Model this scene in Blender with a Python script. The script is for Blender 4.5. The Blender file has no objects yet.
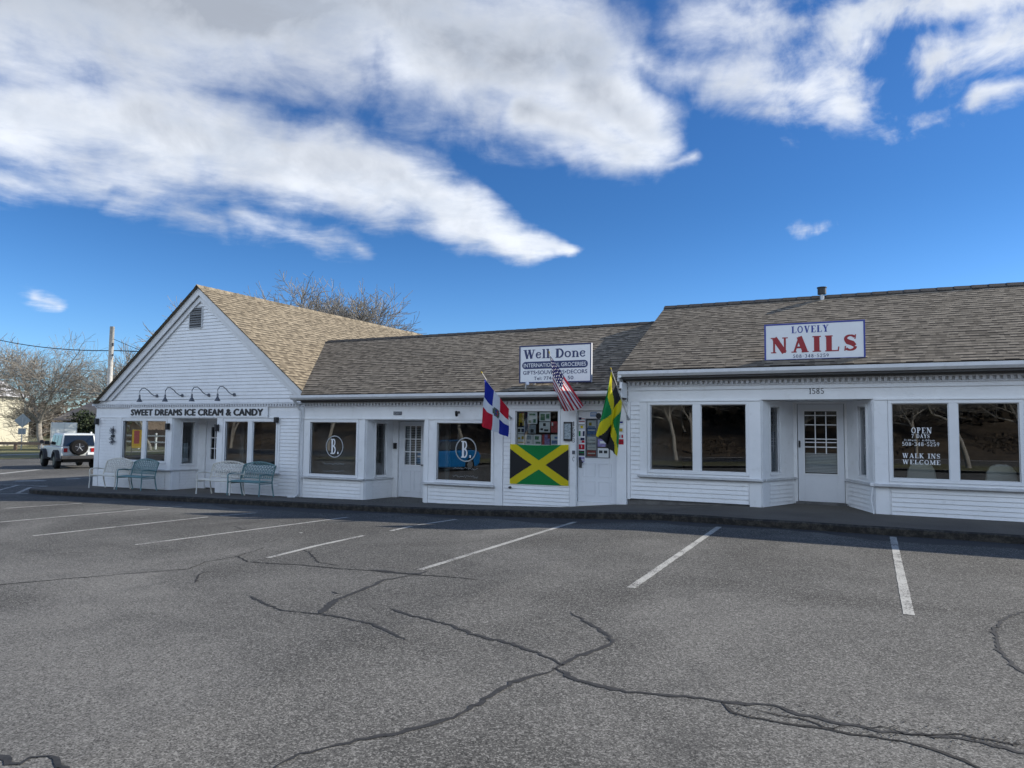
import bpy, math, random
import numpy as np
from mathutils import Vector, Matrix
R = math.radians
S = bpy.context.scene
C = S.collection

# ------------------------------------------------------------------ camera
EYE = 1.65
F_PX, YAW, PITCH, ROLL = 713.44, R(26.403), R(3.625), R(0.607)
def cam_matrix():
    cy, sy = math.cos(YAW), math.sin(YAW)
    fw = np.array([-sy*math.cos(PITCH), cy*math.cos(PITCH), math.sin(PITCH)])
    r = np.array([cy, sy, 0.]); u = np.cross(r, fw)
    r2 = math.cos(ROLL)*r + math.sin(ROLL)*u
    return np.array([r2, -np.cross(r2, fw), fw])
CM = cam_matrix()
cam = bpy.data.objects.new('camera', bpy.data.cameras.new('camera'))
C.objects.link(cam)
cam.matrix_world = Matrix(((CM[0][0], -CM[1][0], -CM[2][0], 0), (CM[0][1], -CM[1][1], -CM[2][1], 0),
                           (CM[0][2], -CM[1][2], -CM[2][2], EYE), (0, 0, 0, 1)))
cam.data.sensor_width = 36; cam.data.lens = F_PX/1024*36
cam.data.clip_start = 0.05; cam.data.clip_end = 5000
S.camera = cam
S.view_settings.view_transform = 'Standard'; S.view_settings.look = 'None'
S.view_settings.exposure = 0.52; S.view_settings.gamma = 1

# surveying helpers: a sight line from the camera position met with a wall plane y = Y or with the ground
def ray(px, py): return CM.T @ np.array([(px-512)/F_PX, (py-384)/F_PX, 1.])
def W(px, py, Y=15.2):
    d = ray(px, py); t = Y/d[1]; return (float(d[0]*t), Y, float(EYE+d[2]*t))
def azel(px, py):
    d = ray(px, py); d = d/np.linalg.norm(d); return (math.atan2(d[0], d[1]), math.asin(d[2]))
GX = [-400, -80, -30, -21, -17, -13, -10, -7.5, -5, -3.5, 400]
GZ = [-1.0, -.82, -.45, -.40, -.33, -.26, -.21, -.15, -.06, 0., 0.]
def zg(x): return float(np.interp(x, GX, GZ))
def G(px, py, dz=0.):
    z = -.2
    for _ in range(25):
        d = ray(px, py); t = (z+dz-EYE)/d[2]; z = .5*z + .5*zg(d[0]*t)
    return (float(d[0]*t), float(d[1]*t))

# ------------------------------------------------------------------ world and sun
SUNV = Vector((1.6, 1.06, 1.0)).normalized()          # towards the sun
sel = math.asin(SUNV.z); saz = math.atan2(SUNV.x, SUNV.y)
wd = bpy.data.worlds.new("World"); S.world = wd; wd.use_nodes = True
nt = wd.node_tree; nt.nodes.clear()
class NT:
    def __init__(s, t): s.t = t
    def n(s, ty, **kw):
        k = s.t.nodes.new(ty)
        for a, b in kw.items(): setattr(k, a, b)
        return k
    def l(s, a, b): s.t.links.new(a, b)
    def setin(s, sock, v):
        if hasattr(v, 'is_output') or isinstance(v, bpy.types.NodeSocket): s.l(v, sock)
        else: sock.default_value = v
    def m(s, op, a, b=None, c=None, clamp=False):
        k = s.n('ShaderNodeMath', operation=op, use_clamp=clamp)
        s.setin(k.inputs[0], a)
        if b is not None: s.setin(k.inputs[1], b)
        if c is not None: s.setin(k.inputs[2], c)
        return k.outputs[0]
    def mix(s, f, a, b, blend='MIX'):
        k = s.n('ShaderNodeMix', data_type='RGBA', blend_type=blend)
        s.setin(k.inputs[0], f)
        for i, v in ((6, a), (7, b)):
            if isinstance(v, (tuple, list)): v = (*v[:3], 1)
            s.setin(k.inputs[i], v)
        return k.outputs[2]
    def ss(s, v, a, b):
        k = s.n('ShaderNodeMapRange', interpolation_type='SMOOTHSTEP')
        s.setin(k.inputs[0], v); k.inputs[1].default_value = a; k.inputs[2].default_value = b
        return k.outputs[0]
    def noise(s, vec, scale, detail=4, rough=.55, dist=0., dim='3D'):
        k = s.n('ShaderNodeTexNoise', noise_dimensions=dim)
        if vec is not None: s.l(vec, k.inputs['Vector'])
        k.inputs['Scale'].default_value = scale; k.inputs['Detail'].default_value = detail
        k.inputs['Roughness'].default_value = rough; k.inputs['Distortion'].default_value = dist
        return k.outputs['Fac']
    def ramp(s, v, stops):
        k = s.n('ShaderNodeValToRGB'); s.l(v, k.inputs[0]); cr = k.color_ramp
        while len(cr.elements) < len(stops): cr.elements.new(.5)
        for e, (p, c) in zip(cr.elements, stops):
            e.position = p; e.color = (*c, 1) if isinstance(c, tuple) else (c, c, c, 1)
        return k.outputs[0]
T = NT(nt)
sky = T.n('ShaderNodeTexSky', sky_type='NISHITA'); sky.sun_disc = False
sky.sun_elevation = sel; sky.sun_rotation = saz; sky.air_density = 1.0; sky.dust_density = .25; sky.ozone_density = 4.5; sky.altitude = 10
tc = T.n('ShaderNodeTexCoord'); sp = T.n('ShaderNodeSeparateXYZ'); T.l(tc.outputs['Generated'], sp.inputs[0])
X_, Y_, Z_ = sp.outputs
az = T.m('ARCTAN2', X_, Y_); el = T.m('ARCSINE', Z_)
zc = T.m('MAXIMUM', Z_, .03)
pl = T.n('ShaderNodeCombineXYZ'); T.l(T.m('DIVIDE', X_, zc), pl.inputs[0]); T.l(T.m('DIVIDE', Y_, zc), pl.inputs[1])
# angular coordinates, slightly warped by noise, in which the cloud banks are laid out
wn = T.n('ShaderNodeTexNoise'); T.l(tc.outputs['Generated'], wn.inputs['Vector']); wn.inputs['Scale'].default_value = 7; wn.inputs['Detail'].default_value = 5
wsp = T.n('ShaderNodeSeparateXYZ'); T.l(wn.outputs['Color'], wsp.inputs[0])
azw = T.m('ADD', az, T.m('MULTIPLY', T.m('SUBTRACT', wsp.outputs[0], .5), .10))
elw = T.m('ADD', el, T.m('MULTIPLY', T.m('SUBTRACT', wsp.outputs[1], .5), .075))
banks = [  # (from px, to px, half thickness px from / to, weight)
    ((-300, -100), (420, 10), 140, 100, 1.), ((420, 20), (585, 70), 105, 78, 1.), ((585, 90), (650, 130), 62, 36, 1.),
    ((520, 105), (640, 150), 40, 26, .95), ((-300, 100), (120, 124), 62, 58, 1.), ((120, 124), (330, 168), 58, 47, 1.),
    ((330, 165), (480, 222), 50, 28, 1.), ((480, 222), (572, 248), 27, 9, 1.), ((-200, 168), (110, 185), 34, 18, .52),
    ((240, 214), (365, 250), 24, 15, .46), ((18, 294), (50, 298), 11, 8, .60), ((130, 200), (215, 226), 22, 18, .34),
    ((715, 85), (870, 95), 38, 30, .66), ((690, 20), (850, 35), 50, 48, .62), ((940, 50), (1060, 20), 34, 44, .86),
    ((880, 5), (1100, -30), 34, 50, .7), ((975, 92), (1080, 80), 13, 20, .7), ((655, 160), (690, 160), 14, 9, .48),
    ((640, 60), (690, 75), 30, 26, .55), ((795, 239), (825, 235), 8, 6, .38), ((895, 128), (940, 120), 16, 12, .38)]
dens = None
for p0, p1, r0, r1, wgt in banks:
    a = azel(*p0); b = azel(*p1); k = 1/F_PX
    # foreshortening of angle away from the optical axis
    sc = (math.cos(math.atan(math.hypot(p0[0]-512, p0[1]-384)/F_PX)) + math.cos(math.atan(math.hypot(p1[0]-512, p1[1]-384)/F_PX)))/2
    r0, r1 = r0*k*sc, r1*k*sc
    bx, by = b[0]-a[0], b[1]-a[1]; bb = bx*bx+by*by
    px = T.m('SUBTRACT', azw, a[0]); py = T.m('SUBTRACT', elw, a[1])
    h = T.m('MULTIPLY_ADD', px, bx/bb, T.m('MULTIPLY', py, by/bb), clamp=True)
    dx = T.m('SUBTRACT', px, T.m('MULTIPLY', h, bx)); dy = T.m('SUBTRACT', py, T.m('MULTIPLY', h, by))
    dist = T.m('SQRT', T.m('ADD', T.m('MULTIPLY', dx, dx), T.m('MULTIPLY', dy, dy)))
    rr = T.m('MULTIPLY_ADD', h, r1-r0, r0)
    f = T.m('MULTIPLY', T.m('SUBTRACT', 1.35, T.m('DIVIDE', dist, rr)), wgt)
    if dens is None: dens = f
    else:
        q = T.n('ShaderNodeMath', operation='SMOOTH_MAX'); T.l(dens, q.inputs[0]); T.l(f, q.inputs[1]); q.inputs[2].default_value = .12
        dens = q.outputs[0]
back_fill = T.m('MULTIPLY', T.ss(T.m('SUBTRACT', 0., Y_), .05, .5), T.m('SUBTRACT', 1., T.m('MULTIPLY', T.ss(Z_, .55, .85), .8)))  # unseen bright cloud bank behind the camera, added to fill the shaded fronts
dens = T.m('MAXIMUM', dens, T.m('MULTIPLY_ADD', back_fill, 1.8, -.85))
fn = T.noise(pl.outputs[0], 3.1, 10, .60, .25); fn2 = T.noise(pl.outputs[0], .9, 4, .5); fd = T.noise(tc.outputs['Generated'], 13., 9, .58, .4); fl_ = T.noise(tc.outputs['Generated'], 5.5, 5, .55, .3)
rightw = T.ss(az, -.30, .05)   # the right-hand field is broken into small puffs
cov = T.m('ADD', dens, T.m('ADD', T.m('MULTIPLY', T.m('SUBTRACT', fn, .5), .95), T.m('MULTIPLY', T.m('SUBTRACT', fn2, .5), .55)))
cov = T.m('ADD', cov, T.m('MULTIPLY', T.m('SUBTRACT', fd, .5), T.m('MULTIPLY_ADD', rightw, 2.3, .85)))
alpha = T.m('MULTIPLY', T.ss(cov, .12, 1.15), .97)
thick = T.ss(T.m('ADD', dens, T.m('MULTIPLY', T.m('SUBTRACT', fn2, .5), 1.6)), .55, 1.35)
thick = T.m('MULTIPLY', thick, T.m('MULTIPLY', T.ss(el, .27, .50), T.m('SUBTRACT', 1., T.m('MULTIPLY', rightw, .75))))
thick = T.m('ADD', T.m('MULTIPLY', thick, .8), T.m('MULTIPLY', T.ss(T.m('ADD', T.m('MULTIPLY', fl_, .6), T.m('MULTIPLY', fd, .4)), .42, .62), .45), clamp=True)
ccol = T.mix(thick, (5.7, 6.0, 6.5), (2.5, 2.75, 3.2))
ccol = T.mix(T.m('MULTIPLY', T.m('SUBTRACT', 1., T.ss(fn, .35, .62)), .35), ccol, (3.3, 3.8, 4.6))
skyc = T.n('ShaderNodeHueSaturation'); T.l(sky.outputs[0], skyc.inputs['Color'])
skyc.inputs['Saturation'].default_value = 1.12; skyc.inputs['Hue'].default_value = .505; skyc.inputs['Value'].default_value = 1.
bg = T.n('ShaderNodeBackground'); bg.inputs['Strength'].default_value = .12
ccol = T.mix(T.m('MULTIPLY', back_fill, 1.0, clamp=True), ccol, (8.4, 10.0, 12.2))
skyt = T.mix(1., skyc.outputs[0], T.mix(T.ss(el, .02, .32), (.62, .82, 1.05), (.38, .59, .74)), 'MULTIPLY')
T.l(T.mix(alpha, skyt, ccol), bg.inputs['Color'])
wo = T.n('ShaderNodeOutputWorld'); T.l(bg.outputs[0], wo.inputs[0])
wd.cycles.sampling_method = 'MANUAL'; wd.cycles.sample_map_resolution = 512

sl = bpy.data.lights.new('sun', 'SUN'); sl.energy = 4.8; sl.angle = R(.53); sl.color = (1, .93, .82)
so = bpy.data.objects.new('sun', sl); C.objects.link(so); so.rotation_euler = SUNV.to_track_quat('Z', 'Y').to_euler()

# ------------------------------------------------------------------ materials
M = {}
def mat(name, col=(.5, .5, .5), rough=.6, metal=0., var=0., vs=3., bump=0., bs=40., spec=.5, dirt=None, trans=0.):
    m = bpy.data.materials.new(name); m.use_nodes = True; t = NT(m.node_tree)
    b = m.node_tree.nodes['Principled BSDF']; b.inputs['Roughness'].default_value = rough; b.inputs['Metallic'].default_value = metal
    b.inputs['Specular IOR Level'].default_value = spec
    co = t.n('ShaderNodeTexCoord').outputs['Object']
    c = (*col, 1)
    nz = t.noise(co, vs, 5, .6)
    lo = tuple(max(0, v*(1-var)) for v in col); hi = tuple(min(1, v*(1+var)) for v in col)
    out = t.mix(t.ss(nz, .3, .7), lo, hi)
    if dirt:
        dn = t.noise(co, dirt[1], 6, .65)
        out = t.mix(t.m('MULTIPLY', t.ss(dn, .52, .78), dirt[2]), out, dirt[0])
    t.l(out, b.inputs['Base Color'])
    if bump:
        bn = t.n('ShaderNodeBump'); bn.inputs['Distance'].default_value = bump; t.l(t.noise(co, bs, 4, .6), bn.inputs['Height'])
        t.l(bn.outputs[0], b.inputs['Normal'])
    if trans:
        tr = t.n('ShaderNodeBsdfTranslucent'); t.l(out, tr.inputs[0]); mx = t.n('ShaderNodeMixShader'); mx.inputs[0].default_value = trans
        t.l(b.outputs[0], mx.inputs[1]); t.l(tr.outputs[0], mx.inputs[2]); t.l(mx.outputs[0], m.node_tree.nodes['Material Output'].inputs[0])
    M[name] = m; return m
mat('ridge_dark', (.050, .045, .040), .9, var=.4, vs=20)
mat('siding', (.78, .79, .80), .48, var=.05, vs=1.2, dirt=((.36, .35, .31), 9., .30))
mat('slat_grey', (.16, .165, .17), .7); mat('lap_shade', (.26, .27, .28), .8)  # lap colour paints in the shadow line under each clapboard
mat('trim', (.79, .80, .81), .5, var=.035, vs=2., dirt=((.40, .40, .36), 5., .28))
mat('frame_white', (.76, .77, .78), .42, var=.02)
mat('door_white', (.72, .74, .77), .42, var=.02, dirt=((.5, .5, .48), 3., .15))
mat('dentil', (.66, .67, .69), .5, var=.04)
mat('gutter', (.68, .69, .70), .38, var=.05, dirt=((.33, .33, .31), 7., .35))
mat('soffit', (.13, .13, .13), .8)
mat('sill', (.55, .56, .57), .55, var=.12, dirt=((.25, .24, .22), 8., .5))
mat('foundation', (.13, .125, .12), .9, var=.3, bump=.01)
mat('interior', (.10, .10, .105), .85, var=.2)
mat('floor_inside', (.16, .14, .12), .6, var=.2)
mat('blind', (.55, .58, .6), .6)
mat('drape', (.12, .14, .17), .85, var=.2)
mat('black', (.012, .012, .014), .45)
mat('lamp_metal', (.10, .11, .13), .45, var=.2)
mat('black_paint', (.015, .015, .018), .5)
mat('dark_metal', (.06, .06, .065), .45, .6)
mat('wood_pole', (.56, .54, .50), .85, var=.2, vs=8)
mat('sign_white', (.78, .79, .80), .4, var=.02)
mat('sign_navy', (.02, .035, .12), .4)
mat('sign_blue', (.03, .05, .28), .4)
mat('sign_red', (.30, .010, .018), .4)
mat('vinyl_white', (.72, .74, .76), .5)
mat('vinyl_pale', (.34, .36, .37), .5)
mat('bench_pale', (.62, .60, .53), .42, .0, var=.1, vs=9)
mat('bench_teal', (.095, .20, .21), .4, .0, var=.15, vs=9)
mat('flag_red', (.60, .012, .035), .75, var=.06, trans=.42)
mat('flag_blue', (.010, .025, .30), .75, var=.06, trans=.42)
mat('flag_white', (.78, .78, .80), .75, trans=.42)
mat('flag_navy', (.015, .018, .08), .75, trans=.35)
mat('flag_maroon', (.42, .02, .04), .75, trans=.42)
mat('flag_green', (.005, .27, .07), .75, trans=.42)
mat('flag_yellow', (.80, .68, .015), .75, trans=.42)
mat('flag_black', (.012, .012, .013), .8, trans=.1)
mat('crest', (.10, .12, .10), .7)
mat('notused', (.1,.1,.1)); mat('concrete', (.30, .29, .27), .9, var=.15, bump=.004, bs=60)
mat('line_paint', (.62, .62, .57), .7, var=.1, vs=20)
mat('grass_dry', (.15, .145, .062), .95, var=.35, vs=.5, bump=.06, bs=9)
mat('soil', (.16, .125, .085), .95, var=.3, vs=.4, bump=.06, bs=5)
mat('bark', (.24, .22, .19), .95, var=.25, vs=6)
mat('bark_pale', (.34, .32, .28), .9, var=.2, vs=6); mat('bark_dark', (.15, .125, .105), .95, var=.3, vs=6)
mat('evergreen', (.028, .042, .018), .9, var=.5, vs=1.)
mat('brush_dark', (.040, .032, .022), .95, var=.5, vs=.6); mat('brush', (.085, .065, .045), .95, var=.45, vs=.8)
mat('cream', (.50, .47, .36), .7, var=.05)
mat('house_roof', (.46, .46, .47), .85, var=.1)
mat('house_roof_brown', (.14, .115, .10), .9, var=.2)
mat('brick_yellow', (.60, .45, .16), .9, var=.15)
mat('fence_brown', (.17, .12, .09), .9, var=.2)
mat('car_white', (.55, .58, .58), .28, var=.02)
mat('car_blue', (.01, .20, .55), .2, .3)
mat('car_glass', (.012, .014, .016), .06, spec=.8)
mat('tyre', (.010, .010, .010), .85, spec=.2)
mat('rim', (.06, .06, .065), .35, .8)
mat('plastic_dark', (.03, .03, .032), .7)
mat('lens_red', (.35, .01, .01), .2)
mat('galv', (.38, .40, .42), .4, .7, var=.1)
mat('sign_back', (.30, .34, .36), .55, .3)
mat('paper', (.66, .68, .68), .75, var=.04)
mat('paper_green', (.10, .22, .14), .75, var=.4, vs=30)
mat('paper_grey', (.30, .35, .38), .75, var=.4, vs=30)
mat('paper_dark', (.03, .035, .04), .75, var=.5, vs=30)
mat('paper_red', (.36, .06, .07), .75, var=.4, vs=20)
mat('paper_gold', (.40, .30, .03), .75, var=.3, vs=20)
mat('paper_lilac', (.25, .22, .42), .75, var=.3, vs=20)
mat('paper_blue', (.12, .22, .42), .75, var=.3, vs=20)
mat('banner_yellow', (.85, .62, .02), .7, trans=.4)
mat('banner_pink', (.75, .12, .12), .7, trans=.4)
mat('chair_white', (.62, .63, .60), .5)
mat('sealer', (.028, .028, .028), .8, var=.35, vs=25, bump=.001)
mat('crack', (.020, .019, .018), .95, var=.5, vs=20)
mat('gravel', (.20, .195, .18), .95, var=.4, vs=60)

def custom(name):
    m = bpy.data.materials.new(name); m.use_nodes = True; M[name] = m
    return m, NT(m.node_tree), m.node_tree.nodes['Principled BSDF']
# worn asphalt
m, t, b = custom('asphalt')
co = t.n('ShaderNodeTexCoord').outputs['Object']
def vor(sc_):
    v = t.n('ShaderNodeTexVoronoi'); t.l(co, v.inputs['Vector']); v.inputs['Scale'].default_value = sc_
    q = t.n('ShaderNodeSeparateColor'); t.l(v.outputs['Color'], q.inputs[0]); return q.outputs[0], v.outputs['Distance']
v1, d1 = vor(120); v2, d2 = vor(62); g1 = t.noise(co, 75, 5, .85)
sy = t.n('ShaderNodeSeparateXYZ'); t.l(co, sy.inputs[0])
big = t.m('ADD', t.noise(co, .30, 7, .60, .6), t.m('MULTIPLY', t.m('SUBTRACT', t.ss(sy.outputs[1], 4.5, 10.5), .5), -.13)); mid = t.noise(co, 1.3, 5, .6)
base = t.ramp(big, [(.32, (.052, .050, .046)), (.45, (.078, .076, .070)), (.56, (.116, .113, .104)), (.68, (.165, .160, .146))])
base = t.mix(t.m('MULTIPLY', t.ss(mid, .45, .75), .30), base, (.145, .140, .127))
gr = t.m('ADD', t.m('MULTIPLY', v1, .6), t.m('ADD', t.m('MULTIPLY', v2, .25), t.m('MULTIPLY', g1, .35)))
base = t.mix(t.m('MULTIPLY', t.ss(gr, .62, .98), .66), base, (.36, .35, .32))
base = t.mix(t.m('MULTIPLY', t.ss(gr, .55, .28), .64), base, (.014, .014, .014))
st = t.noise(co, .8, 3, .5, 1.2)
base = t.mix(t.m('MULTIPLY', t.ss(st, .60, .70), .20), base, (.045, .045, .045))
oil = t.noise(co, .55, 2, .4, .3)
base = t.mix(t.m('MULTIPLY', t.ss(oil, .68, .76), .35), base, (.03, .03, .03))
t.l(base, b.inputs['Base Color']); b.inputs['Roughness'].default_value = .9; b.inputs['Specular IOR Level'].default_value = .2
bn = t.n('ShaderNodeBump'); bn.inputs['Distance'].default_value = .002; bn.inputs['Strength'].default_value = .22
t.l(gr, bn.inputs['Height']); t.l(bn.outputs[0], b.inputs['Normal'])
# asphalt footway, finer and darker
m, t, b = custom('walk')
co = t.n('ShaderNodeTexCoord').outputs['Object']
base = t.ramp(t.noise(co, .9, 6, .6), [(.3, (.070, .060, .048)), (.7, (.125, .108, .085))])
base = t.mix(t.m('MULTIPLY', t.ss(t.noise(co, 70, 3, .7), .5, .68), .5), base, (.20, .19, .18))
t.l(base, b.inputs['Base Color']); b.inputs['Roughness'].default_value = .9
bn = t.n('ShaderNodeBump'); bn.inputs['Distance'].default_value = .004; t.l(t.noise(co, 70, 3, .7), bn.inputs['Height']); t.l(bn.outputs[0], b.inputs['Normal'])
# laminated shingles, UV in metres (u along the course, v up the slope)
def shingles(name, dark, light, edge, kw=1.):
    m, t, b = custom(name)
    uv = t.n('ShaderNodeTexCoord').outputs['UV']
    cols = []
    for wdt, off in ((.21, .43), (.13, .31)):
        br = t.n('ShaderNodeTexBrick'); t.l(uv, br.inputs['Vector']); br.offset = off; br.offset_frequency = 2; br.squash = 1.35; br.squash_frequency = 3
        br.inputs['Scale'].default_value = 1; br.inputs['Brick Width'].default_value = wdt*kw; br.inputs['Row Height'].default_value = .14
        br.inputs['Mortar Size'].default_value = 0.; 
        br.inputs['Color1'].default_value = (0, 0, 0, 1); br.inputs['Color2'].default_value = (1, 1, 1, 1)
        cols.append(br.outputs['Color'])
    sx_ = t.n('ShaderNodeSeparateXYZ'); t.l(uv, sx_.inputs[0])
    ph = t.m('FRACT', t.m('DIVIDE', sx_.outputs[1], .14))
    gr = t.noise(uv, 70, 3, .7, dim='2D'); bg_ = t.noise(uv, .5, 3, .6, dim='2D')
    a = t.m('MULTIPLY_ADD', cols[0], .45, t.m('MULTIPLY', cols[1], .4))
    a = t.m('ADD', a, t.m('MULTIPLY', t.m('SUBTRACT', gr, .5), .45)); a = t.m('ADD', a, t.m('MULTIPLY', t.m('SUBTRACT', bg_, .5), .25))
    c = t.ramp(a, [(.05, dark), (.8, light)])
    band = t.m('MULTIPLY', t.m('SUBTRACT', 1., t.ss(ph, .18, .36)), t.ss(cols[0], .42, .52))
    c = t.mix(t.m('MULTIPLY', band, .95), c, edge)
    t.l(c, b.inputs['Base Color']); b.inputs['Roughness'].default_value = .92; b.inputs['Specular IOR Level'].default_value = .2
    bn = t.n('ShaderNodeBump'); bn.inputs['Distance'].default_value = .004; t.l(t.m('MULTIPLY_ADD', band, -.6, t.m('MULTIPLY', gr, .3)), bn.inputs['Height']); t.l(bn.outputs[0], b.inputs['Normal'])
shingles('shingle', (.115, .094, .066), (.33, .275, .195), (.040, .032, .024), .72)
shingles('shingle_grey', (.095, .080, .061), (.30, .255, .195), (.016, .013, .011), .75)
# glass: clear pane with a faintly wavy reflection
m = bpy.data.materials.new('glass'); m.use_nodes = True; t = NT(m.node_tree); m.node_tree.nodes.remove(m.node_tree.nodes['Principled BSDF']); M['glass'] = m
fr = t.n('ShaderNodeFresnel'); fr.inputs[0].default_value = 1.52
gl = t.n('ShaderNodeBsdfGlossy'); gl.inputs['Roughness'].default_value = 0.0; gl.inputs['Color'].default_value = (.95, .97, 1, 1)
tr = t.n('ShaderNodeBsdfTransparent'); tr.inputs[0].default_value = (.80, .84, .84, 1)
bn = t.n('ShaderNodeBump'); bn.inputs['Distance'].default_value = .0025; bn.inputs['Strength'].default_value = .3
t.l(t.noise(t.n('ShaderNodeTexCoord').outputs['Object'], 1.3, 1, .4), bn.inputs['Height']); t.l(bn.outputs[0], gl.inputs['Normal'])
mx = t.n('ShaderNodeMixShader'); t.l(t.m('MULTIPLY_ADD', fr.outputs[0], 1.8, .05, clamp=True), mx.inputs[0]); t.l(tr.outputs[0], mx.inputs[1]); t.l(gl.outputs[0], mx.inputs[2])
t.l(mx.outputs[0], m.node_tree.nodes['Material Output'].inputs[0])

# ------------------------------------------------------------------ mesh builder and scene tree
class MB:
    def __init__(s): s.v = []; s.f = []; s.uv = []; s.mi = []
    def add(s, vs, fs, uv=None, mi=0):
        n = len(s.v); s.v += [tuple(p) for p in vs]
        for i, f in enumerate(fs):
            s.f.append(tuple(n+k for k in f)); s.uv.append([uv[k] for k in f] if uv else None); s.mi.append(mi)
        return s
    def box(s, x0, x1, y0, y1, z0, z1, mi=0):
        v = [(x, y, z) for x in (x0, x1) for y in (y0, y1) for z in (z0, z1)]
        return s.add(v, [(0, 1, 3, 2), (4, 6, 7, 5), (0, 4, 5, 1), (2, 3, 7, 6), (0, 2, 6, 4), (1, 5, 7, 3)], mi=mi)
    def hexa(s, v, mi=0):   # 8 points: bottom 4 then top 4, both the same way round
        return s.add(v, [(3, 2, 1, 0), (4, 5, 6, 7), (0, 1, 5, 4), (1, 2, 6, 5), (2, 3, 7, 6), (3, 0, 4, 7)], mi=mi)
    def prism(s, pts, d, mi=0):   # planar polygon pushed along d
        n = len(pts); a = [tuple(p) for p in pts]; b = [(p[0]+d[0], p[1]+d[1], p[2]+d[2]) for p in a]
        return s.add(a+b, [tuple(range(n))[::-1], tuple(range(n, 2*n))]+[(i, (i+1) % n, n+(i+1) % n, n+i) for i in range(n)], mi=mi)
    def tube(s, path, rad, n=8, cap=True, mi=0):
        path = [Vector(p) for p in path]
        if not isinstance(rad, (list, tuple)): rad = [rad]*len(path)
        vs = []; up = None
        for i, p in enumerate(path):
            d = (path[min(i+1, len(path)-1)]-path[max(i-1, 0)]).normalized()
            if up is None: up = Vector((0, 0, 1)) if abs(d.z) < .9 else Vector((1, 0, 0))
            a = d.cross(up)
            if a.length < 1e-4: a = d.cross(Vector((0, 1, 0)))
            a.normalize(); b_ = d.cross(a).normalized(); up = a.cross(d).normalized()*-1 if False else up
            for k in range(n):
                an = 2*math.pi*k/n; vs.append(p+a*math.cos(an)*rad[i]+b_*math.sin(an)*rad[i])
        fs = []
        for i in range(len(path)-1):
            for k in range(n): fs.append((i*n+k, i*n+(k+1) % n, (i+1)*n+(k+1) % n, (i+1)*n+k))
        if cap: fs.append(tuple(range(n))); fs.append(tuple(range((len(path)-1)*n, len(path)*n))[::-1])
        return s.add(vs, fs, mi=mi)
    def cyl(s, c, ax, r, h, n=20, r2=None, mi=0):
        c = Vector(c); ax = Vector(ax).normalized(); return s.tube([c, c+ax*h], [r, r if r2 is None else r2], n, mi=mi)
    def build(s, name, m, parent=None, smooth=False, bevel=0., kind=None):
        org = Vector(parent['_o']) if parent is not None and '_o' in parent else Vector((0, 0, 0))
        me = bpy.data.meshes.new(name)
        me.from_pydata([(p[0]-org.x, p[1]-org.y, p[2]-org.z) for p in s.v], [], s.f)
        for q in (m if isinstance(m, (list, tuple)) else [m]): me.materials.append(M[q])
        if any(s.uv):
            ul = me.uv_layers.new(name='UVMap'); k = 0
            for p, u in zip(me.polygons, s.uv):
                for j in range(p.loop_total): ul.data[p.loop_start+j].uv = u[j] if u else (0, 0)
        me.polygons.foreach_set('material_index', s.mi)
        if smooth: me.polygons.foreach_set('use_smooth', [True]*len(me.polygons))
        me.update(); me.validate()
        o = bpy.data.objects.new(name, me); C.objects.link(o)
        if parent is not None: o.parent = parent; o['_o'] = tuple(org)
        if bevel:
            md = o.modifiers.new('bevel', 'BEVEL'); md.width = bevel; md.segments = 2; md.limit_method = 'ANGLE'; md.angle_limit = R(35)
        if kind: o['kind'] = kind
        return o
def tag(o, label, cat, group=None):
    o['label'] = label; o['category'] = cat
    if group: o['group'] = group
    return o
def thing(name, label, cat, loc=(0, 0, 0), group=None, rz=0., local=False):
    o = bpy.data.objects.new(name, None); C.objects.link(o); o.location = loc; o.rotation_euler = (0, 0, rz)
    o.empty_display_size = .2
    o['_o'] = (0., 0., 0.) if local else tuple(float(v) for v in loc)
    return tag(o, label, cat, group)
def node(name, parent):      # a grouping part without a mesh is avoided: parts carry meshes
    raise NotImplementedError
def copy_tree(o, parent=None):
    c = o.copy(); C.objects.link(c)
    if parent is not None: c.parent = parent
    for ch in list(o.children): copy_tree(ch, c)
    return c

class FR:   # a vertical wall frame: s runs along the wall, z up, d outward
    def __init__(s, a, b, right=True):
        s.a = Vector((a[0], a[1], 0)); t_ = Vector((b[0]-a[0], b[1]-a[1], 0)); s.L = t_.length; s.t = t_.normalized()
        s.n = Vector((s.t.y, -s.t.x, 0))
    def P(s, q, z, d=0.): p = s.a+s.t*q+s.n*d; return (p.x, p.y, z)
    def box(s, mb, s0, s1, z0, z1, d0, d1, mi=0):
        v = [s.P(s0, z0, d1), s.P(s1, z0, d1), s.P(s1, z0, d0), s.P(s0, z0, d0), s.P(s0, z1, d1), s.P(s1, z1, d1), s.P(s1, z1, d0), s.P(s0, z1, d0)]
        return mb.hexa(v, mi)
    def siding(s, mb, s0, s1, z0, z1, pitch=.1, d=0., lim=None):
        n = max(1, round((z1-z0)/pitch)); h = (z1-z0)/n
        for i in range(n):
            za, zb = z0+i*h, z0+(i+1)*h
            if lim: (a0, a1), (b0, b1) = lim(za), lim(zb)
            else: a0, a1, b0, b1 = s0, s1, s0, s1
            if a1-a0 < .01: continue
            o = .022; gp = .013
            v = [s.P(a0, za+gp, d+o), s.P(a1, za+gp, d+o), s.P(b1, zb+gp*.8, d+.003), s.P(b0, zb+gp*.8, d+.003), s.P(a0, za+gp, d+.001), s.P(a1, za+gp, d+.001), s.P(a1, za, d+.001), s.P(a0, za, d+.001)]
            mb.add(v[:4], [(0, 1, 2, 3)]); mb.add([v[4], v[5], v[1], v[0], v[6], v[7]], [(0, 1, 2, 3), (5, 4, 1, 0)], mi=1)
        return mb

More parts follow.
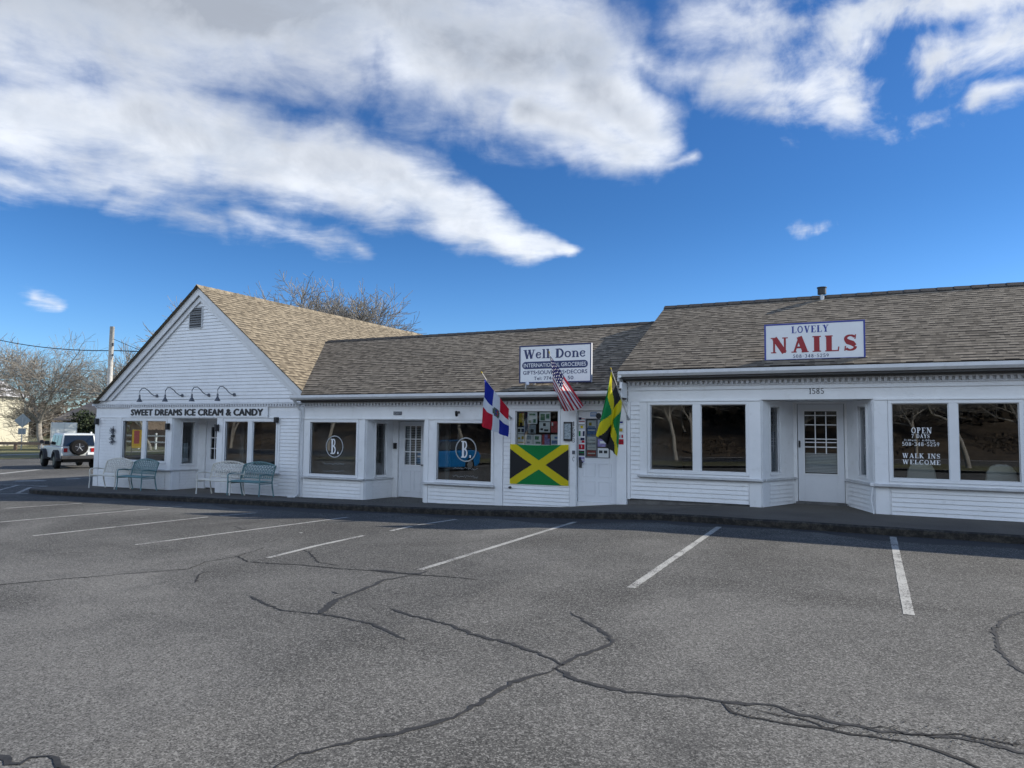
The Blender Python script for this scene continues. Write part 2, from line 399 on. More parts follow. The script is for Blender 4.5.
def text_mb(mb, txt, x0, x1, z0, z1, fr, d, bold=0., depth=.004, mi=0, spacing=1., shear=0.):
    cu = bpy.data.curves.new('t', 'FONT'); cu.body = txt; cu.offset = bold; cu.extrude = 0.; cu.space_character = spacing; cu.shear = shear; cu.resolution_u = 3
    ob = bpy.data.objects.new('t', cu); C.objects.link(ob)
    bpy.context.view_layer.update()
    me = bpy.data.meshes.new_from_object(ob.evaluated_get(bpy.context.evaluated_depsgraph_get()))
    vs = [v.co.copy() for v in me.vertices]; fs = [tuple(p.vertices) for p in me.polygons]
    bpy.data.objects.remove(ob); bpy.data.curves.remove(cu); bpy.data.meshes.remove(me)
    ax0, ax1 = min(v.x for v in vs), max(v.x for v in vs); ay0, ay1 = min(v.y for v in vs), max(v.y for v in vs)
    mb.add([fr.P(x0+(v.x-ax0)/(ax1-ax0)*(x1-x0), z0+(v.y-ay0)/(ay1-ay0)*(z1-z0), d+depth) for v in vs], fs, mi=mi)
    return mb

# slab / roman lettering drawn stroke by stroke: (x0,y0,x1,y1,width) or ('c', centre, radii, from, to, width)
TH, TN, SF = .24, .09, .07
def bar(x, y, w): return (x-w/2, y, x+w/2, y, SF)
GLY = {
 'L': (.8, [(.22, 0, .22, 1, TH), bar(.22, .965, .44), (.0, .035, .78, .035, SF), (.74, 0, .78, .28, SF)]),
 'O': (.95, [('c', (.47, .5), (.36, .46), 0, 360, .17)]),
 'V': (.95, [(.2, 1, .5, 0, TH), (.5, .03, .8, 1, TN), bar(.2, .965, .42), bar(.8, .965, .34)]),
 'E': (.8, [(.22, 0, .22, 1, TH), (0, .035, .74, .035, SF), (0, .965, .74, .965, SF), (.25, .5, .56, .5, TN), (.70, 0, .74, .26, SF), (.70, .74, .74, 1, SF)]),
 'Y': (.9, [(.18, 1, .45, .45, TH), (.75, 1, .47, .45, TN), (.45, 0, .45, .5, TH), bar(.18, .965, .42), bar(.75, .965, .34), bar(.45, .035, .46)]),
 'N': (1.0, [(.17, 0, .17, 1, TN), (.83, 0, .83, 1, TN), (.19, .98, .80, .02, TH), bar(.14, .035, .32), bar(.12, .965, .3), bar(.84, .965, .34)]),
 'A': (1.0, [(.48, 1, .16, .03, TN), (.46, 1, .80, .03, TH), (.26, .32, .66, .32, TN), bar(.14, .035, .32), bar(.80, .035, .42)]),
 'I': (.5, [(.25, 0, .25, 1, TH), bar(.25, .035, .5), bar(.25, .965, .5)]),
 'S': (.8, [('c', (.40, .735), (.27, .215), 30, 200, .13), ('s', [(.14, .70), (.25, .56), (.52, .45), (.66, .30)], .23), ('c', (.40, .265), (.28, .22), 210, 360, .13), (.66, .72, .70, 1, SF), (.08, 0, .12, .30, SF)]),
 'P': (.8, [(.22, 0, .22, 1, TH), ('c', (.38, .73), (.26, .225), -90, 90, .16), (.2, .955, .42, .955, SF), (.2, .505, .42, .505, SF), bar(.22, .035, .46), bar(.14, .965, .3)]),
 'D': (.95, [(.22, 0, .22, 1, TH), ('c', (.40, .5), (.40, .455), -90, 90, .18), (.0, .965, .44, .965, SF), (.0, .035, .44, .035, SF)]),
 'W': (1.35, [(.18, 1, .42, 0, TH*.9), (.42, .03, .66, 1, TN), (.64, 1, .90, 0, TH*.9), (.90, .03, 1.16, 1, TN), bar(.18, .965, .4), bar(.65, .965, .36), bar(1.16, .965, .32)]),
 'K': (.95, [(.22, 0, .22, 1, TH), (.30, .42, .74, .98, TN), (.42, .56, .78, .02, TH), bar(.22, .035, .46), bar(.22, .965, .46), bar(.74, .965, .32), bar(.80, .035, .36)]),
 'C': (.85, [('c', (.46, .5), (.36, .46), 45, 315, .17), (.74, .70, .78, 1, SF)]),
 'M': (1.15, [(.17, 0, .17, 1, TN), (.19, .98, .56, .05, TH*.85), (.56, .05, .92, 1, TN), (.95, 0, .95, 1, TH), bar(.16, .035, .32), bar(.14, .965, .3), bar(.95, .035, .42), bar(.99, .965, .36)]),
 'G': (.9, [('c', (.46, .5), (.36, .46), 45, 330, .17), (.74, .08, .74, .42, .16)]),
 'B': (.85, [(.22, 0, .22, 1, TH), ('c', (.38, .75), (.22, .21), -90, 90, .14), ('c', (.38, .27), (.28, .235), -90, 90, .15), (0, .965, .42, .965, SF), (.2, .515, .42, .515, SF), (0, .035, .42, .035, SF)]),
 '0': (.75, [('c', (.36, .5), (.27, .45), 0, 360, .17)]),
 '1': (.5, [(.26, 0, .26, 1, .2), (.08, .80, .26, .96, .1), bar(.26, .035, .42)]),
 '2': (.72, [('c', (.35, .72), (.26, .23), -20, 180, .15), (.56, .62, .12, .08, .12), (.08, .05, .62, .05, .13)]),
 '3': (.72, [('c', (.32, .74), (.25, .21), -90, 150, .15), ('c', (.32, .27), (.28, .23), -150, 90, .16)]),
 '4': (.75, [(.48, 0, .48, 1, .2), (.46, .96, .08, .32, .09), (.04, .30, .68, .30, .1), bar(.48, .035, .4)]),
 '5': (.72, [(.16, .95, .60, .95, .13), (.16, .95, .14, .52, .1), ('c', (.32, .31), (.29, .26), -150, 110, .16)]),
 '6': (.75, [('c', (.36, .30), (.26, .25), 0, 360, .15), (.14, .34, .44, .95, .13)]),
 '7': (.7, [(.06, .94, .62, .94, .13), (.60, .92, .28, 0, .16)]),
 '8': (.75, [('c', (.36, .75), (.22, .2), 0, 360, .14), ('c', (.36, .27), (.27, .225), 0, 360, .16)]),
 '9': (.75, [('c', (.36, .68), (.25, .26), 0, 360, .15), (.60, .66, .34, .02, .13)]),
 '-': (.5, [(.08, .48, .40, .48, .12)]),
 '.': (.35, [(.08, .08, .26, .08, .16)]),
 ':': (.35, [(.08, .12, .26, .12, .16), (.08, .60, .26, .60, .16)]),
 ' ': (.55, []),
 'e': (.68, [('c', (.33, .36), (.25, .30), 25, 330, .14), (.12, .40, .56, .40, .09)]),
 'l': (.42, [(.2, 0, .2, 1.02, .19), bar(.2, .04, .4), bar(.12, .98, .24)]),
 'o': (.75, [('c', (.36, .36), (.27, .30), 0, 360, .15)]),
 'n': (.82, [(.2, 0, .2, .68, .18), ('c', (.42, .42), (.2, .24), 0, 180, .14), (.62, 0, .62, .44, .18), bar(.2, .04, .36), bar(.62, .04, .34), bar(.12, .66, .22)]),
 'a': (.72, [('c', (.30, .24), (.20, .21), 0, 360, .12), (.56, 0, .56, .5, .16), ('c', (.36, .48), (.20, .18), 0, 150, .12)]),
 'm': (1.1, [(.16, 0, .16, .68, .15), (.54, 0, .54, .6, .15), (.92, 0, .92, .6, .15), (.16, .62, .92, .62, .1)]),
 'p': (.78, [(.2, -.3, .2, .68, .16), ('c', (.40, .36), (.24, .29), -100, 100, .14), (.16, .64, .42, .64, .08), (.16, .08, .42, .08, .08)]),
}
def roman(mb, txt, x0, x1, z0, z1, fr, d, gap=.12, mi=0, bold=1., serif=True):
    tot = sum(GLY[c][0]+gap for c in txt)-gap
    sx = (x1-x0)/tot; sz = z1-z0; cx = 0.; k = 0
    def P(x, y, e): return fr.P(x0+(cx+x)*sx, z0+y*sz, d+e)
    asp = sx/sz
    for ch in txt:
        wd_, st_ = GLY[ch]
        for q in st_:
            if q[0] == 'c':
                _, c, r, a0, a1, w = q
                n = 14; pts = [(c[0]+r[0]*math.cos(R(a0+(a1-a0)*i/n)), c[1]+r[1]*math.sin(R(a0+(a1-a0)*i/n))) for i in range(n+1)]
                # thinner top and bottom, as in roman letters
                ws = [w*bold*(.55+.45*abs(math.cos(R(a0+(a1-a0)*i/n)))) for i in range(n+1)]
            elif q[0] == 's': pts = q[1]; ws = [q[2]*bold*(.7 if i in (0, len(pts)-1) else 1.) for i in range(len(pts))]
            else: pts = [(q[0], q[1]), (q[2], q[3])]; ws = [q[4]*(bold if q[4] != SF else 1)]*2
            L_, R_ = [], []
            for i, p in enumerate(pts):
                a, b_ = pts[max(i-1, 0)], pts[min(i+1, len(pts)-1)]
                tx, ty = (b_[0]-a[0]), (b_[1]-a[1]); ln = math.hypot(tx, ty) or 1
                nx, ny = -ty/ln*ws[i]/2, tx/ln*ws[i]/2
                L_.append((p[0]+nx, p[1]+ny)); R_.append((p[0]-nx, p[1]-ny))
            k += 1; e = .0025+.00035*(k % 9)
            vs = [P(*p, e) for p in L_]+[P(*p, e) for p in R_]; n = len(pts)
            mb.add(vs, [(i, n+i, n+i+1, i+1) for i in range(n-1)], mi=mi)
        cx += wd_+gap
    return mb

# ------------------------------------------------------------------ ground
def strip(name, x0, x1, y0, y1, dz, m, kind='structure', step=None):
    xs = sorted({x0, x1} | {g for g in GX if x0 < g < x1} | (set(np.arange(math.ceil(x0), x1, step)) if step else set()))
    mb = MB(); vs = [(x, y, zg(x)+dz) for x in xs for y in (y0, y1)]
    mb.add(vs, [(2*i, 2*i+2, 2*i+3, 2*i+1) for i in range(len(xs)-1)])
    return mb.build(name, m, kind=kind)
def poly_ground(name, pts, dz, m, mb=None):   # a small painted or sealed patch given by ground points
    n = mb is None; mb = mb or MB()
    mb.add([(x, y, zg(x)+dz) for x, y in pts], [tuple(range(len(pts)))])
    if n: return mb.build(name, m, kind='structure')
strip('ground', -400, 400, -400, 700, -.012, 'soil')
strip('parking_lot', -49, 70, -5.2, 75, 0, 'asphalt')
strip('kerb', -33, 70, -5.45, -5.2, .10, 'concrete')
strip('grass', -33, 70, -11.5, -5.45, .09, 'grass_dry')
strip('road', -300, 200, -20, -11.5, .004, 'asphalt')
strip('pavement', -300, 200, -22, -20, .03, 'concrete')
strip('lawn', -400, -57.2, -11.5, 300, .02, 'grass_dry')
strip('path', -57.2, -55.4, -11.5, 200, .03, 'concrete')
strip('verge', -55.4, -49, -11.5, 200, .02, 'grass_dry')

# footway in front of the shops
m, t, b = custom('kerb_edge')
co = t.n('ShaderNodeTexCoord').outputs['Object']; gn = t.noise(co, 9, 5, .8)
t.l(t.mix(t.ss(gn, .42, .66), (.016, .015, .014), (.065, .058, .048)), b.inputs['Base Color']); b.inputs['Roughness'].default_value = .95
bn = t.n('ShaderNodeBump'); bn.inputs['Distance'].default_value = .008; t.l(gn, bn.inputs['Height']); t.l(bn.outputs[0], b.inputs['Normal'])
WX = [-23.8, -23, -14, -9.8, -7.8, -6.3, -4.9, -2.4, 14]
WZ = [-.40, -.37, -.285, -.25, -.18, -.11, .03, .135, .13]
def zw(x): return float(np.interp(x, WX, WZ))
def kerb_y(x): return 12.95 + .22*float(np.interp(x, [-24, -14, -6, -3, 2, 8], [-1.2, -.3, 0, .8, .9, .2]))
xs = sorted(set([round(v, 2) for v in np.arange(-23.8, 14.01, .35)] + WX))
rng = random.Random(3)
mb = MB(); rows = []
for x in xs:
    endf = min(1., max(0., (x+23.8)/1.6)) ** .5
    yk = kerb_y(x)+.006*rng.uniform(-1, 1)+(1-endf)*1.6
    ztop = zg(x)+.02+.115*endf+rng.uniform(-.003, .003)
    rows.append([(x, yk+.02, zg(x)-.03), (x, yk, ztop-.03+rng.uniform(-.01, .01)), (x, yk+.05, ztop), (x, yk+.45, ztop+.0), (x, 15.0, zw(x)), (x, 17.2, zw(x)+.01)])
vs = [p for r in rows for p in r]; k = 6
fs = [(i*k+j, (i+1)*k+j, (i+1)*k+j+1, i*k+j+1) for i in range(len(xs)-1) for j in range(k-1)]
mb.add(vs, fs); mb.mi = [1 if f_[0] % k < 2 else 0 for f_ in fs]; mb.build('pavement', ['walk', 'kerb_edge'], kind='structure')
m, t, b = custom('kerb_shade_strip')  # dark strip along the kerb, deepening the shade there by colour
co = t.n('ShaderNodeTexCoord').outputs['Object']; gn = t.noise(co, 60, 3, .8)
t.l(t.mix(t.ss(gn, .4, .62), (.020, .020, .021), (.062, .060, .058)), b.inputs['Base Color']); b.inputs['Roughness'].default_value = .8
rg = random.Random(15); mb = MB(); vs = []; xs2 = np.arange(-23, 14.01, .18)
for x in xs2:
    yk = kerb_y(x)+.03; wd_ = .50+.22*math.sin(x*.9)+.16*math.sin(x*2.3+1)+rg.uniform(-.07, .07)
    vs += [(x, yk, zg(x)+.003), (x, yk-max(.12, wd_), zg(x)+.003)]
mb.add(vs, [(2*i, 2*i+1, 2*i+3, 2*i+2) for i in range(len(xs2)-1)]); mb.build('kerb_shade_strip', 'kerb_shade_strip', kind='structure')
# joints across the footway
mb = MB()
for x in (-3.72,):
    for a, b_ in ((13.05, 14.0), (14.0, 15.1)):
        mb.add([(x+(a-13)*.45-.02, a, zw(x)+.03+.05*(15-a)), (x+(a-13)*.45+.02, a, zw(x)+.03+.05*(15-a)), (x+(b_-13)*.45+.02, b_, zw(x)+.03), (x+(b_-13)*.45-.02, b_, zw(x)+.03)], [(0, 1, 2, 3)])
mb.build('pavement_joint', 'crack', kind='structure')
# painted bay lines
def line(a, b_, w=.105, name='bay_line', px=True, wear=.0, seed=1):
    A, B = (G(*a), G(*b_)) if px else (a, b_)
    A, B = Vector((A[0], A[1])), Vector((B[0], B[1])); t_ = (B-A).normalized(); n_ = Vector((-t_.y, t_.x))*w/2
    L = (B-A).length; N = max(2, int(L/.12)); rg = random.Random(seed); mb = MB()
    pts = []
    for i in range(N+1):
        p = A+t_*L*i/N
        for sgn in (-1, 1):
            q = p+n_*(sgn*(1+rg.uniform(-.10, .05))); pts.append((q.x, q.y, zg(q.x)+.004))
    mb.add(pts, [(2*i, 2*i+2, 2*i+3, 2*i+1) for i in range(N)])
    mb.build(name, 'line_worn', kind='structure')
m, t, b = custom('line_worn')
co = t.n('ShaderNodeTexCoord').outputs['Object']
wn_ = t.noise(co, 38, 4, .75); wb = t.noise(co, 2.2, 4, .6)
mk = t.ss(t.m('ADD', wn_, t.m('MULTIPLY', wb, .55)), .64, .80)
t.l(t.mix(mk, (.085, .083, .078), (.43, .425, .39)), b.inputs['Base Color']); b.inputs['Roughness'].default_value = .8
for i, (a, b_) in enumerate([((909, 615), (893, 537)), ((631, 588), (719, 527)), ((420, 570), (575, 522)), ((268, 558), (316, 546)),
        ((316, 546), (364, 535.6)), ((391, 531), (411, 526.5)), ((415, 525.6), (456, 519.5)), ((135, 545), (348, 517.3)), ((33, 536), (208, 517)), ((220, 516), (256, 513)),
        ((-60, 527.5), (150, 509)), ((158, 508.3), (182, 506.5)), ((4, 508.5), (82, 503.3))]): line(a, b_, .095, seed=i)
for a, b_, w in [((-8, 494), (28, 493.6), .12), ((-4, 491), (19, 485), .12), ((-20, 484.5), (19, 485.2), .1), ((17.6, 493.2), (30, 487.6), .12), ((30, 487.6), (47, 486.2), .12), ((19, 485), (47, 486.2), .08),
                 ((15, 481.2), (46, 480.6), .45), ((66, 479.2), (80, 478.6), .3), ((-30, 477), (40, 469.5), .35), ((300, 533), (302, 532.8), .1)]: line(a, b_, w, 'road_marking', seed=int(b_[0]))

# cracks: tar-sealed ribbons and open hairlines
def ribbon(px, w0, w1, m, name, seed, dz=.004):
    rg = random.Random(seed); pts = [Vector(G(*p)) for p in px]; fine = []
    for a, b_ in zip(pts[:-1], pts[1:]):
        L = (b_-a).length; n = max(1, int(L/.045))
        t_ = (b_-a)/max(L, 1e-6); nn = Vector((-t_.y, t_.x))
        for i in range(n): fine.append(a+(b_-a)*i/n+nn*rg.gauss(0, .0085+.004*min(L, 1)))
    fine.append(pts[-1]); mb = MB(); vs = []; N = len(fine)
    wv = 1.
    for i, p in enumerate(fine):
        t_ = fine[min(i+1, N-1)]-fine[max(i-1, 0)]; t_.normalize(); nn = Vector((-t_.y, t_.x))
        wv = .7*wv+.3*rg.uniform(.1, 1.9)
        w = .85*(w0+(w1-w0)*i/(N-1))*wv*min(1, .25+min(i, N-1-i)/4)/2
        for sgn in (-1, 1):
            q = p+nn*sgn*w*rg.uniform(.8, 1.2); vs.append((q.x, q.y, zg(q.x)+dz))
    mb.add(vs, [(2*i, 2*i+2, 2*i+3, 2*i+1) for i in range(N-1)])
    mb.build(name, m, kind='structure')
CR = [
 ([(270, 770), (300, 755), (350, 743), (400, 733), (440, 722), (465, 712), (490, 697), (512, 683), (540, 675), (560, 668)], .035, .05, 'sealer'),
 ([(553, 668), (577, 680), (600, 686), (627, 692), (677, 696), (722, 702), (772, 706), (800, 714), (832, 722), (882, 732), (922, 735), (972, 740), (1040, 757)], .045, .035, 'sealer'),
 ([(722, 702), (732, 713), (760, 719), (792, 725), (830, 730), (862, 736), (912, 743), (962, 760), (990, 775)], .022, .03, 'crack'),
 ([(745, 707), (770, 714), (800, 718), (825, 728), (850, 727)], .014, .02, 'crack'),
 ([(860, 730), (885, 727), (905, 735), (930, 736), (960, 735), (1000, 742), (1035, 748)], .014, .02, 'crack'),
 ([(390, 609), (415, 617), (450, 625), (475, 635), (512, 644), (542, 655), (565, 666)], .045, .03, 'sealer'),
 ([(570, 612), (587, 622), (607, 635), (612, 644), (597, 650), (572, 659), (556, 669)], .03, .06, 'sealer'),
 ([(250, 596), (267, 605), (285, 611), (320, 614), (350, 619), (375, 625), (405, 640)], .04, .03, 'sealer'),
 ([(318, 615), (337, 600), (360, 591), (385, 580), (415, 575)], .08, .05, 'sealer'),
 ([(-20, 587), (0, 585), (65, 579), (150, 572), (190, 569), (205, 562), (235, 557), (267, 547)], .028, .02, 'crack'),
 ([(238, 556), (247, 562), (280, 564), (300, 565), (345, 569), (390, 572), (415, 575), (450, 577), (487, 581)], .04, .02, 'crack'),
 ([(372, 570), (395, 573), (420, 574), (428, 571)], .10, .06, 'sealer'),
 ([(195, 583), (200, 574), (212, 571)], .03, .02, 'crack'),
 ([(300, 548), (310, 553), (318, 562), (340, 566)], .03, .02, 'crack'),
 ([(332, 592), (340, 594)], .05, .04, 'sealer'),
 ([(1030, 609), (1004, 620), (994, 630), (999, 650), (1012, 665), (1030, 677)], .03, .03, 'sealer'),
 ([(-10, 752), (8, 760), (20, 764), (30, 758), (50, 756), (62, 762), (68, 772)], .05, .06, 'sealer'),
 ([(232, 526), (245, 530), (255, 528)], .03, .02, 'crack')]
rg = random.Random(21); mb = MB()     # crumbled spots along the open cracks at the lower right
for (x0_, y0_), (x1_, y1_), hw_, n_ in (((728, 704), (1024, 742), 7, 190), ((735, 712), (912, 742), 5, 90), ((880, 730), (1030, 748), 8, 120), ((375, 571), (420, 574), 2, 14)):
    for _ in range(n_):
        f_ = rg.random(); a_, c_ = G(x0_+(x1_-x0_)*f_+rg.gauss(0, 3), y0_+(y1_-y0_)*f_+rg.gauss(0, hw_/2)); r_ = rg.uniform(.002, .009); k_ = rg.randint(4, 6)
        mb.add([(a_+r_*rg.uniform(.5, 1.4)*math.cos(6.28*i_/k_), c_+r_*rg.uniform(.5, 1.4)*math.sin(6.28*i_/k_), zg(a_)+.005) for i_ in range(k_)], [tuple(range(k_))])
mb.build('crumbled_asphalt', 'crack', kind='structure')
for i, (p, a, b_, m_) in enumerate(CR): ribbon(p, a, b_, m_, 'crack_seal' if m_ == 'sealer' else 'crack', 40+i)
# ------------------------------------------------------------------ shop fronts
D = 15.2
def window(parent, fr, s0, s1, z0, z1, fw=.06, depth=.05, panes=1, mull=.08, name='window', glass=True, recess=.03):
    """fixed shop window: the frame is the part, panes are sub-parts; s0..z1 is the clear glass opening"""
    fm = MB()
    fr.box(fm, s0-fw, s1+fw, z1, z1+fw, -.06, .022); fr.box(fm, s0-fw, s1+fw, z0-fw, z0, -.06, .03)
    fr.box(fm, s0-fw, s0, z0, z1, -.06, .022); fr.box(fm, s1, s1+fw, z0, z1, -.06, .022)
    ws = (s1-s0-mull*(panes-1))/panes; cells = []
    for i in range(panes):
        a = s0+i*(ws+mull); cells.append((a, a+ws))
        if i: fr.box(fm, a-mull, a, z0, z1, -.06, .020)
    o = fm.build(name, 'frame_white', parent, bevel=.004)
    for a, b_ in cells:
        # slender inner bead
        bd = MB()
        for q in ((a, a+.014, z0, z1), (b_-.014, b_, z0, z1), (a+.014, b_-.014, z0, z0+.014), (a+.014, b_-.014, z1-.014, z1)): fr.box(bd, *q, -recess-.012, -recess+.012)
        bd.build('bead', 'frame_white', o)
        pm = MB(); pm.add([fr.P(a, z0, -recess), fr.P(b_, z0, -recess), fr.P(b_, z1, -recess), fr.P(a, z1, -recess)], [(0, 1, 2, 3)]); pm.build('pane', 'glass', o)
    return o
def wall_with_holes(mb, fr, s0, s1, z0, z1, holes, d0=-.12, d1=0.):
    """flat board wall with rectangular openings"""
    hs = sorted(holes); cur = s0
    for a, b_, c, d in hs:
        if a > cur: fr.box(mb, cur, a, z0, z1, d0, d1)
        if c > z0: fr.box(mb, a, b_, z0, c, d0, d1)
        if d < z1: fr.box(mb, a, b_, d, z1, d0, d1)
        cur = b_
    if cur < s1: fr.box(mb, cur, s1, z0, z1, d0, d1)
    return mb
def dentils(mb, fr, s0, s1, z0, z1, pitch=.104):
    n = int((s1-s0)/pitch)
    fr.box(mb, s0, s1, z1, z1+.022, 0, .085); fr.box(mb, s0, s1, z0-.03, z0, 0, .035)
    for i in range(n):
        a = s0+(i+.25)*pitch; fr.box(mb, a, a+pitch*.5, z0, z1, 0, .075)
    return mb
def roof_plane(mb, A, B, Cp, Dp, course=.14, thick=.02):
    """stepped shingle courses on the quad A-B (eave) up to D-C (ridge), A,D same side"""
    A, B, Cp, Dp = map(Vector, (A, B, Cp, Dp)); n = (B-A).cross(Dp-A).normalized()
    if n.z < 0: n = -n
    slope = ((Dp-A)-((Dp-A).dot((B-A).normalized()))*(B-A).normalized()).length; N = max(2, int(round(slope/course)))
    u0 = (B-A).normalized(); rg = random.Random(7)
    for i in range(N):
        f0, f1 = i/N, (i+1)/N
        a, b_ = A.lerp(Dp, f0), B.lerp(Cp, f0); c, d = B.lerp(Cp, f1), A.lerp(Dp, f1)
        h = .006
        v = [a+n*h, b_+n*h, c+n*.001, d+n*.001, a-n*.001, b_-n*.001]
        uu = lambda p: ((p-A).dot(u0), 0)
        uv = [((a-A).dot(u0), f0*slope+.002), ((b_-A).dot(u0), f0*slope+.002), ((c-A).dot(u0), f1*slope-.002), ((d-A).dot(u0), f1*slope-.002), ((a-A).dot(u0), f0*slope), ((b_-A).dot(u0), f0*slope)]
        # match the brick rows to the built courses
        uv = [(p[0], p[1]*(N*.14)/slope) for p in uv]
        mb.add(v, [(0, 1, 2, 3), (4, 5, 1, 0)], uv)
    # underside
    mb.add([A-n*thick, B-n*thick, Cp-n*thick, Dp-n*thick], [(3, 2, 1, 0)], [(0, 0)]*4)
    return mb
def ridge_cap(mb, a, b_, dn=.10, seg=.45, m=.5):
    a, b_ = Vector(a), Vector(b_); L = (b_-a).length; t_ = (b_-a)/L; n = int(L/seg); s_ = t_.cross(Vector((0, 0, 1))).normalized()
    for i in range(n):
        p, q = a+t_*L*i/n, a+t_*L*(i+1.06)/n; z = .016
        v = [p+s_*dn+Vector((0, 0, -dn*m+z)), p+Vector((0, 0, z+.02)), p-s_*dn+Vector((0, 0, -dn*m+z)), q+s_*dn+Vector((0, 0, -dn*m+z-.008)), q+Vector((0, 0, z+.012)), q-s_*dn+Vector((0, 0, -dn*m+z-.008))]
        lo = [Vector(x)-Vector((0, 0, .02)) for x in v]
        mb.add(v+lo, [(0, 1, 4, 3), (1, 2, 5, 4), (0, 3, 9, 6), (2, 8, 11, 5), (0, 6, 7, 1), (1, 7, 8, 2)], [(x.x+x.y, .05) for x in v+lo])
    return mb
F0 = FR((0, D), (1, D))         # s equals world x on the front plane

# ---------- nail salon (right)
nb = thing('nail_salon_building', 'white clapboard nail salon with brown shingle roof, right hand part of the row', 'building', (-4.7, D, .13))
NX0, NX1 = -4.70, 9.0
wl = MB()
wins = [(-4.19, -2.20, .81, 2.21), (.43, 2.41, .81, 2.21), (3.4, 5.4, .81, 2.21), (6.2, 8.2, .81, 2.21)]
wall_with_holes(wl, F0, NX0+.012, -1.91, .17, 2.30, [wins[0]]); wall_with_holes(wl, F0, .13, NX1, .02, 2.30, wins[1:])
F0.box(wl, NX0+.012, NX1, 2.30, 2.78, -.12, 0)
ys = 16.42
# splayed entry walls
FL = FR((-1.91, D), (-1.40, ys)); FRr = FR((-.36, ys), (.13, D))
wall_with_holes(wl, FL, .02, FL.L, .0, 2.30, [(.35, .72, .81, 2.17)]); wall_with_holes(wl, FRr, 0, FRr.L-.02, .0, 2.30, [(FRr.L-.72, FRr.L-.35, .81, 2.17)])
wl.box(-1.40, -1.33, ys, ys+.1, 0, 2.30); wl.box(-.41, -.36, ys, ys+.1, 0, 2.30); wl.box(-1.33, -.41, ys, ys+.1, 2.255, 2.30)
wl.box(-1.95, .17, D+.122, ys+.3, 2.305, 2.36)
# side, back walls and gable triangles
wl.box(NX0-.01, NX0+.11, D+.122, 22.4, -.4, 2.8); wl.box(NX1-.12, NX1, D+.122, 22.4, -.1, 2.8); wl.box(NX0+.11, NX1-.12, 22.28, 22.4, -.1, 2.8)
for x in (NX0, NX1-.1): wl.prism([(x, 15.2, 2.8), (x, 22.3, 2.8), (x, 18.75, 4.7)], (.1, 0, 0))
wl.build('wall', 'trim', nb)
sd = MB()
F0.siding(sd, -4.63, -4.42, .60, 2.28, .098); F0.siding(sd, -4.63, -2.16, .165, .62, .09); FL.siding(sd, .30, FL.L-.06, .02, .62, .09); sd.build('siding', ['siding', 'lap_shade'], nb); sd = MB()
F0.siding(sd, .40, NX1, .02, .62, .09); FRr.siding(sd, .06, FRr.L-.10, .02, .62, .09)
sd.build('siding', ['siding', 'lap_shade'], nb)
tr_ = MB()
F0.box(tr_, NX0, -4.635, .16, 2.28, 0.001, .022)
F0.box(tr_, -4.42, -4.26, .66, 2.28, .001, .018); F0.box(tr_, -4.42, -1.92, 2.275, 2.30, .001, .04); F0.box(tr_, .14, NX1, 2.275, 2.30, .001, .04)
F0.box(tr_, -2.14, -1.915, .08, 2.27, .001, .02); FL.box(tr_, .03, .29, .02, 2.29, .001, .018); F0.box(tr_, .135, .36, .05, 2.27, .001, .02); FRr.box(tr_, FRr.L-.12, FRr.L-.03, .05, 2.29, .001, .018)
F0.box(tr_, NX0, NX1, 2.52, 2.545, .001, .03)
tr_.build('corner_board', 'trim', nb)
sl_ = MB(); F0.box(sl_, -4.45, -1.86, .655, .70, 0.001, .12); FL.box(sl_, .04, FL.L, .656, .699, .001, .07); sl_.build('sill', 'sill', nb, bevel=.005); sl_ = MB()
F0.box(sl_, .10, NX1, .655, .70, 0.001, .12); FRr.box(sl_, .0, FRr.L-.06, .655, .70, .001, .07); sl_.build('sill', 'sill', nb, bevel=.005)
dn = MB(); dentils(dn, F0, NX0, NX1, 2.635, 2.70); dn.build('dentil_trim', 'dentil', nb)
gu = MB()
pr_ = [(0, 2.80), (-.07, 2.80), (-.12, 2.85), (-.12, 2.915), (-.105, 2.915), (-.105, 2.90), (0, 2.90)]
gu.prism([(NX0-.06, 14.82+p[0], p[1]) for p in pr_], (NX1-NX0+.1, 0, 0)); gu.build('gutter', 'gutter', nb)
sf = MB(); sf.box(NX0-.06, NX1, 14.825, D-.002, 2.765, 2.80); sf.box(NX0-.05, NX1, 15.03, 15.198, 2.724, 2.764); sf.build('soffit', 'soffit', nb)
rf = MB()
E0, RZ, RY = (14.71, 2.935), 4.93, 18.75
roof_plane(rf, (NX0-.07, E0[0], E0[1]), (NX1+.1, E0[0], E0[1]), (NX1+.1, RY, RZ), (NX0-.07, RY, RZ))
roof_plane(rf, (NX1+.1, 22.8, 2.9), (NX0-.07, 22.8, 2.9), (NX0-.07, RY, RZ), (NX1+.1, RY, RZ))
ro = rf.build('roof', 'shingle_grey', nb)
rc = MB(); ridge_cap(rc, (NX0-.07, RY, RZ+.02), (NX1+.1, RY, RZ+.02), .13, .33); rc.build('ridge_cap', 'ridge_dark', nb)
rk = MB()
for (ya, za), (yb, zb) in (((14.72, 2.92), (RY, RZ-.02)), ((RY, RZ-.02), (22.78, 2.88))):
    rk.hexa([(NX0-.06, ya, za-.14), (NX0, ya, za-.14), (NX0, yb, zb-.14), (NX0-.06, yb, zb-.14), (NX0-.06, ya, za-.015), (NX0, ya, za-.015), (NX0, yb, zb-.015), (NX0-.06, yb, zb-.015)])
rk.box(NX0-.075, NX0-.061, 14.72, 15.199, 2.70, 2.90); rk.build('rake_board', 'trim', nb)
q = MB(); q.box(NX0-.055, NX0+.0, 14.80, 15.198, 2.36, 2.69); q.build('cornice_return', 'trim', nb)
fd = MB(); fd.box(NX0+.03, -1.95, D+.03, D+.12, -.3, .165); fd.build('foundation', 'foundation', nb)
